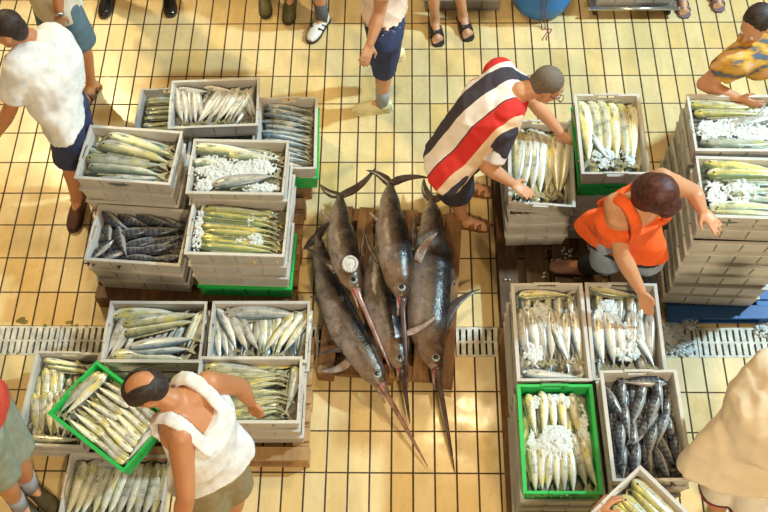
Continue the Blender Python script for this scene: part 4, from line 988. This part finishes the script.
def mk(**k): return {a: at(*b) for a, b in k.items()}
# --- man in the striped shirt, bent over to the right lifting a crate (left side = far side)
j = mk(anL=(466, 184, .085), anR=(462, 218, .085), knL=(466, 160, .50), knR=(456, 190, .50), hipL=(452, 146, .90), hipR=(452, 170, .90), pel=(451, 156, .95),
       chest=(484, 114, 1.20), neck=(520, 92, 1.34), head=(547, 86, 1.36), shL=(499, 74, 1.24), shR=(505, 124, 1.20), elL=(532, 100, .98), elR=(486, 166, .98), wrL=(560, 132, .80), wrR=(512, 183, .84))
chk('stripes', j)
P8 = person('man in a red, white and navy striped shirt bending to lift a crate', j, skin='skin2', build=1.12, face=(.80, -.10, -.60), top=(.60, 0, .80), hair=('hair_grey', 'short'), voxel=.007,
            footdir=(1, -.12, 0), footdirR=(1, -.12, 0), hands={'R': (at(526, 192, .80)-at(512, 183, .84), (.2, .3, -.9), (.4, .9, 0), .35)})
lat8 = P8[3]['lat']; up8 = P8[3]['up']
sp8 = (P8[1]['neck']-P8[1]['pel']).normalized(); nv = (lat8-sp8*lat8.dot(sp8)+V(-.22, 0, .12)).normalized()
o8 = P8[2]; c8 = (P8[1]['chest']+P8[1]['pel'])/2-o8
NAVY, WH, RD, CRM = (.045, .035, .05), (.78, .70, .66), (.62, .025, .02), (.80, .58, .38)
MAT['stripes'] = bands('striped_shirt_cloth', tuple(nv), [(0, NAVY), (.27, RD), (.30, WH), (.315, NAVY), (.375, CRM), (.40, RD), (.485, NAVY), (.495, WH), (.60, NAVY), (.715, WH), (.765, RD)], off=.5-c8.dot(nv)+.075, wob=.012)
garment_top(P8, 'stripes', sleeve=.62, hem=.075, loose=1.10, voxel=.008)
MAT['pale_stripe_cloth'] = bands('sleeve_cloth', (0.9, -.4, 0), [(0, WH), (.5, (.55, .5, .5)), (.53, WH)], off=.3)
J8 = P8[1]; bm = bmesh.new(); a8 = J8['shR'].lerp(J8['elR'], .12); b8 = J8['shR'].lerp(J8['elR'], .80); cone(bm, a8, .088, b8, .094, 20); ball(bm, a8, .087)
fuse('sleeve', bm, MAT['pale_stripe_cloth'], P8[0], P8[2], .008, 3, folds=.005)
MAT['navy'] = cloth('navy_cloth', (.035, .032, .05)); MAT['navy_blue'] = cloth('navy_blue_cloth', (.030, .045, .12))
garment_legs(P8, 'navy', length=.98, loose=1.08)
MAT['leather'] = simple('brown_leather', (.20, .075, .025), .45, .2, 30)
shoe(P8, 'L', 'leather', kind='sandal', fd=(1, -.12), name='sandal'); shoe(P8, 'R', 'leather', kind='sandal', fd=(1, -.12), name='sandal')
A8 = P8[3]; hc = P8[1]['head']-o8
for s in (-1, 1):
    bm = bmesh.new(); F, T, L = A8['F'], A8['T'], A8['L']
    limb(bm, [(hc+L*.082*s+T*.012, .0022), (hc+F*.098+L*.066*s+T*.010, .0022)])
    R_ = [hc+F*.106+L*(.034*s+.026*math.cos(a))+T*(.004+.018*math.sin(a)) for a in [2*PI*k/12 for k in range(13)]]
    for p_, q_ in zip(R_, R_[1:]): cone(bm, p_, .002, q_, .002, 6)
    bm_obj('glasses', bm, MAT['eye'], P8[0])

# --- person in the orange top between the stacks
j = mk(anL=(645, 292, .215), anR=(583, 265, .215), knL=(648, 262, .62), knR=(606, 262, .60), hipL=(636, 240, .98), hipR=(612, 236, .98), pel=(623, 234, 1.03),
       chest=(631, 214, 1.26), neck=(646, 200, 1.44), head=(657, 197, 1.52), shL=(661, 180, 1.40), shR=(616, 205, 1.38), elL=(694, 192, 1.26), elR=(621, 254, 1.14), wrL=(703, 212, 1.22), wrR=(641, 291, .98))
j['wrL'] = at(702, 210, 1.23)
chk('orange', j)
P10 = person('person in orange sleeveless top with reddish hair reaching into a crate of iced fish', j, skin='skin2', build=1.12, face=(.45, -.45, -.70), top=(.30, -.55, .75), hair=('hair_red', 'bob'), voxel=.0065,
             footdir=(.2, -1, 0), footdirR=(-1, .1, 0), hands={'L': (at(715, 220, 1.20)-at(702, 210, 1.23), (-.1, .1, -1), (-.7, -.7, 0), .25, 1.0, .42), 'R': (at(645, 303, .90)-at(641, 291, .98), (-.3, .6, .1), (.9, .1, 0), .5)} if False else
             {'L': (at(713, 222, 1.21)-at(702, 210, 1.23), (-.1, .1, -1), (-.7, -.7, 0), .22), 'R': (at(646, 304, .90)-at(641, 291, .98), (-.2, -.5, -.8), (.9, -.2, 0), .45)})
MAT['orange'] = cloth('orange_cloth', (.90, .13, .02)); MAT['jeans'] = cloth('light_jeans_cloth', (.34, .42, .56)); MAT['black_cloth'] = cloth('black_cloth', (.025, .028, .03))
garment_top(P10, 'orange', tank=True, hem=.08, loose=1.10, flare=1.16, name='top')
garment_legs(P10, 'black_cloth', length=1.85, name='leggings', loose=.86)
garment_legs(P10, 'jeans', length=.90, name='shorts', loose=.94)
bm = bmesh.new(); J = P10[1]; fw = P10[3]['fw']; hl = P10[3]['hl']; pe = J['pel']-P10[2]
tube(bm, [(pe-V(0, 0, .115), hl*.215, fw*.170), (pe-V(0, 0, .05), hl*.212, fw*.166)], 24); bm_obj('waist_bag', bm, MAT['black_cloth'], P10[0], True)
MAT['black_rubber'] = simple('black_rubber', (.022, .022, .025), .4, .2, 30); MAT['pinkshoe'] = cloth('dusty_pink_shoe', (.42, .22, .18))
shoe(P10, 'L', 'pinkshoe', fd=(.2, -1)); shoe(P10, 'R', 'pinkshoe', fd=(-1, .1))

# --- man in the white tank top
j = mk(anL=(160, 560, .085), anR=(232, 520, .085), knL=(196, 520, .50), knR=(234, 492, .50), hipL=(202, 478, .90), hipR=(220, 462, .90), pel=(211, 465, .96),
       chest=(200, 428, 1.22), neck=(171, 401, 1.42), head=(147, 390, 1.48), shL=(181, 437, 1.36), shR=(208, 384, 1.36), elL=(186, 496, 1.14), elR=(240, 386, 1.12), wrL=(178, 530, .92), wrR=(250, 402, .92))
j['anL'] = at(208, 560, .085); j['knL'] = at(209, 520, .50)
chk('tank', j)
P12 = person('balding man in a white tank top leaning over the held green crate', j, skin='skin', build=1.12, face=(-.72, -.25, -.60), top=(-.55, .0, .80), hair=('hair_dark', 'bald'), voxel=.007, footdir=(-1, .3, 0))
garment_top(P12, 'white_cloth', tank=True, hem=.02, loose=1.15, flare=1.02, name='tank_top', voxel=.008)
MAT['khaki'] = cloth('khaki_cloth', (.30, .25, .14)); garment_legs(P12, 'khaki', length=.80, loose=1.1)
shoe(P12, 'L', 'leather', kind='sandal', fd=(-1, .3), name='sandal'); shoe(P12, 'R', 'leather', kind='sandal', fd=(-1, .3), name='sandal')

# --- man in the white shirt walking at the upper left
j = mk(anL=(112, 178, .085), anR=(77, 200, .085), knL=(80, 140, .52), knR=(70, 158, .52), hipL=(70, 104, .92), hipR=(66, 124, .92), pel=(62, 112, 1.0),
       chest=(50, 70, 1.26), neck=(30, 38, 1.45), head=(8, 30, 1.56), shL=(50, 38, 1.38), shR=(20, 68, 1.40), elL=(62, 50, 1.14), elR=(10, 110, 1.14), wrL=(30, 60, .95), wrR=(-8, 140, .95))
chk('white', j)
P1 = person('man in a loose white shirt and dark shorts walking at the far left', j, skin='skin', build=1.08, face=(-.9, -.1, -.35), top=(-.35, 0, .93), hair=('hair_dark', 'short'), footdir=(-.1, -1, 0), footdirR=(-.1, -1, 0))
garment_top(P1, 'white_cloth', sleeve=.7, hem=.03, loose=1.18, flare=1.06, voxel=.01)
garment_legs(P1, 'navy_blue', length=1.0, loose=1.0)
MAT['brownshoe'] = simple('dark_brown_shoe', (.09, .035, .02), .5)
shoe(P1, 'L', 'brownshoe', fd=(-.1, -1)); shoe(P1, 'R', 'brownshoe', fd=(-.1, -1))

# --- man behind him, watch and blue shorts
G = at(92, 92, 0)
j = standing((G.x-.02, G.y+.08), 215, 1.74, step=-.10)
j['anL'] = at(91, 84, .085); j['anR'] = at(62, 62, .085); j['wrR'] = at(52, 14, .85); j['elR'] = at(44, -22, 1.10)
j['wrL'] = at(59, 15, 1.0); j['elL'] = at(57, -22, 1.22)
f_ = at(82, 110, 0)-at(92, 84, 0)
P2 = person('man in a pale patterned shirt and blue shorts with a silver watch', j, skin='skin', build=1.08, face=(-.7, -.7, 0), hair=('hair_dark', 'short'), footdir=(-.45, -1, 0))
MAT['plaid'] = (lambda t: t)(bands('pale_plaid_cloth', (.8, .6, .0), [(k/24, (.74, .68, .52) if k % 2 else (.80, .78, .72)) for k in range(24)], off=.5))
garment_top(P2, 'plaid', hem=.16, loose=1.12, sleeve=.7); MAT['steelblue'] = cloth('steel_blue_cloth', (.11, .19, .25)); garment_legs(P2, 'steelblue', length=.92, loose=1.12)
shoe(P2, 'L', 'leather', kind='sandal', fd=(-.45, -1), name='sandal'); shoe(P2, 'R', 'leather', kind='sandal', fd=(-.45, -1), name='sandal')
MAT['steel'] = simple('steel', (.6, .6, .6), .25, metal=.9)
J = P2[1]; w_ = J['wrL'].lerp(J['elL'], .06)-P2[2]; d = (J['wrL']-J['elL']).normalized(); u, v = frame(d)
bm = bmesh.new(); tube(bm, [(w_-d*.010, u*.034, v*.034), (w_+d*.010, u*.033, v*.033)], 18); wt = bm_obj('watch', bm, MAT['steel'], P2[0], True)

# --- bystanders along the top edge
def by(label, gx, gy, fdeg, cl, shoes, legs='navy', leglen=.9, top='white_cloth', skin='skin2', h=1.72, wide=.10, joints=None, hair=('hair_dark', 'short'), sk=None, sl=.6):
    G = at(gx, gy, 0); j = standing((G.x, G.y), fdeg, h, wide=wide)
    a = math.radians(fdeg); f = (math.cos(a), math.sin(a), 0)
    fL = fR = f
    if joints:
        for k, v_ in joints.items():
            if k == 'fL': fL = v_
            elif k == 'fR': fR = v_
            else: j[k] = at(*v_)
    P = person(label, j, skin=skin, face=f, footdir=fL, footdirR=fR, hair=hair, toes=shoes[1] in ('slide', 'sandal'), voxel=.0095)
    garment_top(P, top, sleeve=sl, hem=.12, loose=1.05, voxel=.011); garment_legs(P, legs, length=leglen, loose=1.05, voxel=.011)
    for s, ff in (('L', fL), ('R', fR)): shoe(P, s, shoes[0], kind=shoes[1], fd=ff, name=shoes[2], stripe=shoes[3] if len(shoes) > 3 else None)
    if sk:
        for s in 'LR': sock(P, s, sk, .16)
    return P
MAT['shiny_black'] = simple('shiny_black_shoe', (.015, .014, .014), .12, .2, 30); MAT['olive'] = simple('olive_rubber', (.11, .105, .035), .45, .2, 20)
MAT['white_shoe'] = simple('white_shoe', (.78, .78, .76), .45, .06); MAT['cream'] = simple('cream_clog', (.80, .72, .42), .5, .06); MAT['greysock'] = cloth('grey_sock', (.33, .34, .37)); MAT['darksock'] = cloth('dark_grey_sock', (.10, .11, .13))
MAT['mauve'] = simple('mauve_strap', (.20, .14, .17), .5); MAT['grey_cloth'] = cloth('grey_cloth', (.25, .25, .27)); MAT['peach'] = cloth('pale_peach_cloth', (.80, .62, .50))
by('standing person at the top edge in shiny black shoes, left of the olive boots', 137, -12, 268, None, ('shiny_black', 'shoe', 'shoe'), 'navy', 1.9, joints=dict(anL=(168, -10, .085), anR=(107, -9, .085), fR=(-.1, -1, 0), fL=(.15, -1, 0)), top='grey_cloth')
by('standing person at the top edge in olive rubber boots', 280, -4, 272, None, ('olive', 'boot', 'boot'), 'grey_cloth', 1.5, joints=dict(anL=(290, -3, .085), anR=(264, -9, .085), fL=(-.05, -1, 0), fR=(.1, -1, 0)), top='grey_cloth')
by('person at the top edge in white sneakers with black stripes and dark socks', 330, -2, 245, None, ('white_shoe', 'shoe', 'sneaker', 'black_rubber'), 'grey_cloth', .8, sk='darksock', joints=dict(anR=(322, 17, .085), anL=(356, -34, .085), knR=(317, -22, .5), fR=(-.50, -1, 0), fL=(-.5, -1, 0)))
by('person at the top edge in black open slides before the grey crate', 452, 8, 270, None, ('black_rubber', 'slide', 'slide'), 'grey_cloth', .6, joints=dict(anL=(463, 15, .085), anR=(435, 20, .085), knL=(455, -32, .5), knR=(432, -28, .5), fL=(.25, -1, 0), fR=(.15, -1, 0)))
by('standing person at the top edge in mauve strapped sandals right of the cart', 700, -12, 270, None, ('mauve', 'sandal', 'sandal'), 'grey_cloth', .6, joints=dict(anL=(718, -14, .085), anR=(682, -8, .085), fL=(0, -1, 0), fR=(.1, -1, 0)))
# walking man with cream clogs
G = at(386, 98, 0); j = standing((G.x, G.y+.06), 186, 1.74)
j.update(mk(anR=(394, 50, .42), anL=(382, 102, .085), knL=(384, 68, .48), knR=(382, 44, .55), hipL=(386, 32, .90), hipR=(386, 16, .90), pel=(385, 20, .97), elL=(380, 12, 1.12), wrL=(370, 44, .98)))
chk('clog', j)
P6 = person('man in navy shorts, grey socks and cream clogs walking at the top middle', j, skin='skin2', build=1.05, face=(-1, 0, 0), hair=('hair_dark', 'short'), footdir=(-1, -.12, 0), voxel=.008)
garment_top(P6, 'peach', hem=-.09, loose=1.10); garment_legs(P6, 'navy_blue', length=1.02, loose=1.08)
for s in 'LR': shoe(P6, s, 'cream', 'cream', kind='clog', fd=(-1, -.12), name='clog'); sock(P6, s, 'greysock', .15)

# --- person in the yellow patterned shirt at the right edge
j = mk(anL=(760, 110, .085), anR=(780, 84, .085), knL=(776, 90, .5), knR=(790, 66, .5), hipL=(792, 66, .92), hipR=(800, 46, .92), pel=(798, 54, .98),
       chest=(768, 54, 1.20), neck=(752, 36, 1.38), head=(756, 24, 1.50), shL=(730, 66, 1.30), shR=(768, 22, 1.36), elL=(703, 84, 1.14), elR=(790, 60, 1.15), wrL=(738, 98, 1.14), wrR=(790, 90, 1.16))
j['anL'] = at(792, 124, .085); j['anR'] = at(800, 104, .085); j['knL'] = at(786, 90, .5); j['knR'] = at(796, 72, .5)
chk('yellow', j)
m, nt, b = newmat('yellow_patterned_cloth'); oc = objco(nt); mp = N(nt, 'ShaderNodeMapping'); mp.inputs['Scale'].default_value = (5, 14, 14); mp.inputs['Rotation'].default_value = (0, 0, .5); nt.links.new(oc, mp.inputs[0])
n = noise_(nt, mp.outputs[0], 1.2, 3); nt.links.new(ramp(nt, n, [(.0, (.03, .12, .28)), (.40, (.10, .12, .14)), (.44, (.45, .22, .03)), (.56, (.62, .36, .05)), (.66, (.70, .40, .22))]), b.inputs['Base Color']); b.inputs['Roughness'].default_value = .85; MAT['yellowp'] = m
P9 = person('person in a yellow patterned shirt leaning behind the tallest crates', j, skin='skin2', build=1.02, face=(-.6, -.6, -.5), top=(-.3, -.3, .9), hair=('hair_dark', 'short'), footdir=(-1, -.3, 0))
garment_top(P9, 'yellowp', sleeve=.35, hem=.12, loose=1.15); garment_legs(P9, 'navy', length=1.9); shoe(P9, 'L', 'brownshoe', fd=(-1, -.3)); shoe(P9, 'R', 'brownshoe', fd=(-1, -.3))

# --- person in the long beige coat, bottom right
j = mk(anL=(718, 516, .085), anR=(750, 534, .085), knL=(718, 496, .50), knR=(748, 514, .50), hipL=(727, 460, .92), hipR=(754, 470, .92), pel=(743, 455, .99),
       chest=(766, 416, 1.22), neck=(796, 384, 1.38), head=(816, 360, 1.46), shL=(769, 370, 1.32), shR=(810, 420, 1.32), elL=(804, 358, 1.12), elR=(844, 408, 1.15), wrL=(829, 343, 1.0), wrR=(864, 378, 1.0))
chk('beige', j)
P11 = person('person in a long loose beige jacket leaning at the lower right edge', j, skin='skin', build=1.0, face=(.7, .5, -.4), top=(.3, .3, .9), hair=('hair_dark', 'short'), footdir=(.6, 1, 0))
MAT['beige'] = cloth('beige_cloth', (.76, .64, .48), var=.05, scale=5)
garment_top(P11, 'beige', sleeve=1.7, hem=.16, loose=1.26, flare=1.12, name='jacket', voxel=.010)
MAT['sportshorts'] = bands('white_red_navy_cloth', (0, .0, 1), [(0, (.80, .76, .70)), (.40, (.62, .02, .03)), (.475, (.03, .03, .08)), (.50, (.80, .76, .70))], off=-.12, wob=.004)
garment_legs(P11, 'sportshorts', length=.85, loose=1.10)
shoe(P11, 'L', 'white_shoe', fd=(.6, 1)); shoe(P11, 'R', 'white_shoe', fd=(.6, 1))
# two seams down the back of the jacket
J = P11[1]; o_ = P11[2]

# --- person at the lower left edge, grey green shorts
G = at(24, 498, 0); j = standing((G.x, G.y), 20, 1.72)
j.update(mk(anL=(31, 487, .085), anR=(20, 506, .085), knL=(16, 455, .5), knR=(2, 478, .5), hipL=(-13, 404, .92), hipR=(-21, 436, .92)))
j['pel'] = (j['hipL']+j['hipR'])/2+V(0, 0, .07)
d_ = j['pel']-V(G.x, G.y, .97)
for k in ('chest', 'neck', 'head', 'shL', 'shR', 'elL', 'elR', 'wrL', 'wrR'): j[k] = j[k]+V(d_.x, d_.y, 0)
j['wrL'] = j['wrL']+V(-.1, .25, .12); j['elL'] = j['elL']+V(-.05, .08, .03); j['wrR'] = j['wrR']+V(-.25, 0, .05); j['elR'] = j['elR']+V(-.12, 0, 0)
chk('legs', j)
P13 = person('person at the lower left edge in grey green shorts and grey socks', j, skin='skin', build=1.05, face=(1, .3, 0), hair=('hair_dark', 'short'), footdir=(.75, -.6, 0), toes=False)
MAT['greygreen'] = cloth('grey_green_cloth', (.27, .31, .24)); MAT['redshirt'] = cloth('red_cloth', (.62, .07, .04)); MAT['darkolive'] = simple('dark_olive_shoe', (.06, .05, .02), .6)
garment_top(P13, 'redshirt', hem=.05, loose=1.05); garment_legs(P13, 'greygreen', length=.92, loose=1.15)
for s in 'LR': shoe(P13, s, 'darkolive', fd=(.75, -.6)); sock(P13, s, 'greysock', .15)

# --- the one carrying the crate at the bottom: only a hand reaches into the picture
hd = at(612, 494, 1.07)
hold = V(hd.x, hd.y, 1.055)
G = V(hold.x+.0, hold.y-.70, 0); j = standing((G.x, G.y), 88, 1.70)
j['wrL'] = hold+V(-.075, -.075, -.02); j['elL'] = hold+V(-.13, -.33, .06); j['wrR'] = V(1.40, .83, .99); j['elR'] = V(1.30, .58, 1.08)
j['shL'] = G+V(-.19, .05, 1.40); j['shR'] = G+V(.19, .05, 1.40)
chk('carrier', j)
P14 = person('person at the bottom edge whose hand holds the crate of bright yellow fish', j, skin='skin', face=(.3, .9, -.3), top=(0, .3, .95), hair=('hair_dark', 'short'), footdir=(0, 1, 0), voxel=.006,
             hands={'L': ((.75, .65, .10), (.45, -.5, -.75), (.5, -.6, .6), .55)})
garment_top(P14, 'grey_cloth', sleeve=.5); garment_legs(P14, 'navy', length=1.9); shoe(P14, 'L', 'brownshoe', fd=(0, 1)); shoe(P14, 'R', 'brownshoe', fd=(0, 1))

# ------------------------------------------------------------------ things along the top edge
# blue drum wrapped with two cords
g = at(542, 25, 0); cx, cy = g.x, g.y+.235
bar = empty('barrel', (cx, cy, 0), 'round blue plastic barrel with two loose cords at the top edge', 'barrel')
bm = bmesh.new(); prof_ = [(0, .17), (.012, .198), (.05, .222), (.13, .236), (.16, .241), (.18, .236), (.40, .238), (.42, .244), (.45, .238), (.62, .225), (.66, .20), (.665, .19)]
tube(bm, [(V(0, 0, z), V(r_, 0, 0), V(0, r_, 0)) for z, r_ in prof_], 40); bm_obj('drum', bm, MAT['barrel'], bar, True)
bm = bmesh.new(); tube(bm, [(V(0, 0, .655), V(.205, 0, 0), V(0, .205, 0)), (V(0, 0, .69), V(.205, 0, 0), V(0, .205, 0)), (V(0, 0, .70), V(.18, 0, 0), V(0, .18, 0))], 40); bm_obj('lid', bm, MAT['barrel'], bar, True)
MAT['cord'] = simple('reddish_cord', (.30, .10, .09), .8)
for a0, a1 in ((-1.70, -1.62), (-1.42, -1.52)):
    bm = bmesh.new(); pts = []
    for k in range(14):
        t = k/13; z = .66*(1-t)+.004; a = a0+(a1-a0)*t+.05*math.sin(t*7); rr = .247 if z > .08 else .235+.03*(1-z/.08)
        pts.append((V(rr*math.cos(a), rr*math.sin(a), z), .0035))
    for k in range(8): e = pts[-1][0]; pts.append((e+V(.022*math.cos(k*.9+a0), -.016+.018*math.sin(k*.9), 0), .0035))
    limb(bm, pts); bm_obj('cord', bm, MAT['cord'], bar, True)
# grey crate on a metal trolley
g0, g1 = at(592, 17, 0), at(670, 14, 0)
tr = empty('trolley', ((g0.x+g1.x)/2, (g0.y+g1.y)/2+.20, 0), 'low metal trolley on small wheels under the grey crate at the top', 'trolley')
bm = bmesh.new(); box(bm, -.33, .33, -.22, .22, .085, .10); bm_obj('platform', bm, MAT['steel'], tr)
for s in (-1, 1):
    bm = bmesh.new(); limb(bm, [(V(-.34, .225*s, .10), .013), (V(.34, .225*s, .10), .013)]); bm_obj('side_tube', bm, MAT['steel'], tr, True)
    for t in (-1, 1):
        bm = bmesh.new(); cone(bm, V(s*.28-.012, t*.18, .036), .035, V(s*.28+.012, t*.18, .036), .035, 20); wh = bm_obj('wheel', bm, MAT['black_rubber'], tr, True)
        bm = bmesh.new(); cone(bm, V(s*.28, t*.18, .05), .012, V(s*.28, t*.18, .086), .016, 10); bm_obj('caster_fork', bm, MAT['steel'], wh)
crate(tr.location.x, tr.location.y, .101+HC, 0, 'grey fish crate standing on the metal trolley at the top edge')
crate(tr.location.x, tr.location.y, .101+HC+STEP, 0, 'green fish crate stacked on the trolley at the top edge', col='green')
g0 = at(462, 12, 0); crate(g0.x, g0.y+.20, .132, 0, 'grey fish crate on the tiles behind the person in black slides', col='darkgrey')
g0 = at(402, 3, 0)
# melting ice and wet leaves on the floor
r9 = random.Random(9)
def heap(label, spots, zb=0.0, n=90, r=(.006, .018)):
    bm = bmesh.new()
    for (x, y, s, q) in spots:
        c = at(x, y, zb)
        for _ in range(int(n*q)):
            a, t = r9.uniform(0, 2*PI), math.sqrt(r9.random()); p = c+V(s*t*math.cos(a), s*t*math.sin(a), .004+.02*(1-t)*r9.random()); lumps(bm, [p], r[0], r[1], r9)
    tag(bm_obj('crushed_ice', bm, MAT['ice']), label, 'ice', kind='stuff')
heap('melting ice heaped on the drain right of the iced crate', [(672, 330, .07, 1.6), (682, 345, .08, 1.4), (668, 345, .06, 1.0), (690, 322, .05, .6)])
heap('melting ice by the drain at the right edge', [(762, 330, .05, .8), (768, 326, .05, .6)])
heap('bits of ice scattered on the dark wooden pallet', [(566, 252, .05, .18), (556, 262, .08, .12), (545, 275, .03, .05), (508, 277, .03, .05), (592, 252, .06, .14)], .131, 60, (.006, .014))
bm = bmesh.new()
for (x, y, s) in ((20, 320, .030), (24, 322, .022), (68, 322, .022), (45, 325, .012), (76, 325, .012), (86, 326, .010), (8, 353, .012), (18, 353, .010)):
    c = at(x, y, .003)
    for k in range(4): ell(bm, c+V(r9.uniform(-.5, .5)*s, r9.uniform(-.35, .35)*s, 0), V(s*.8, s*.2, 0), V(-s*.1, s*.45, 0), V(0, 0, .004), 10, 5)
tag(bm_obj('wet_debris', bm, MAT['moss'], smooth=True), 'greenish wet debris along the drain at the left', 'debris', kind='stuff')
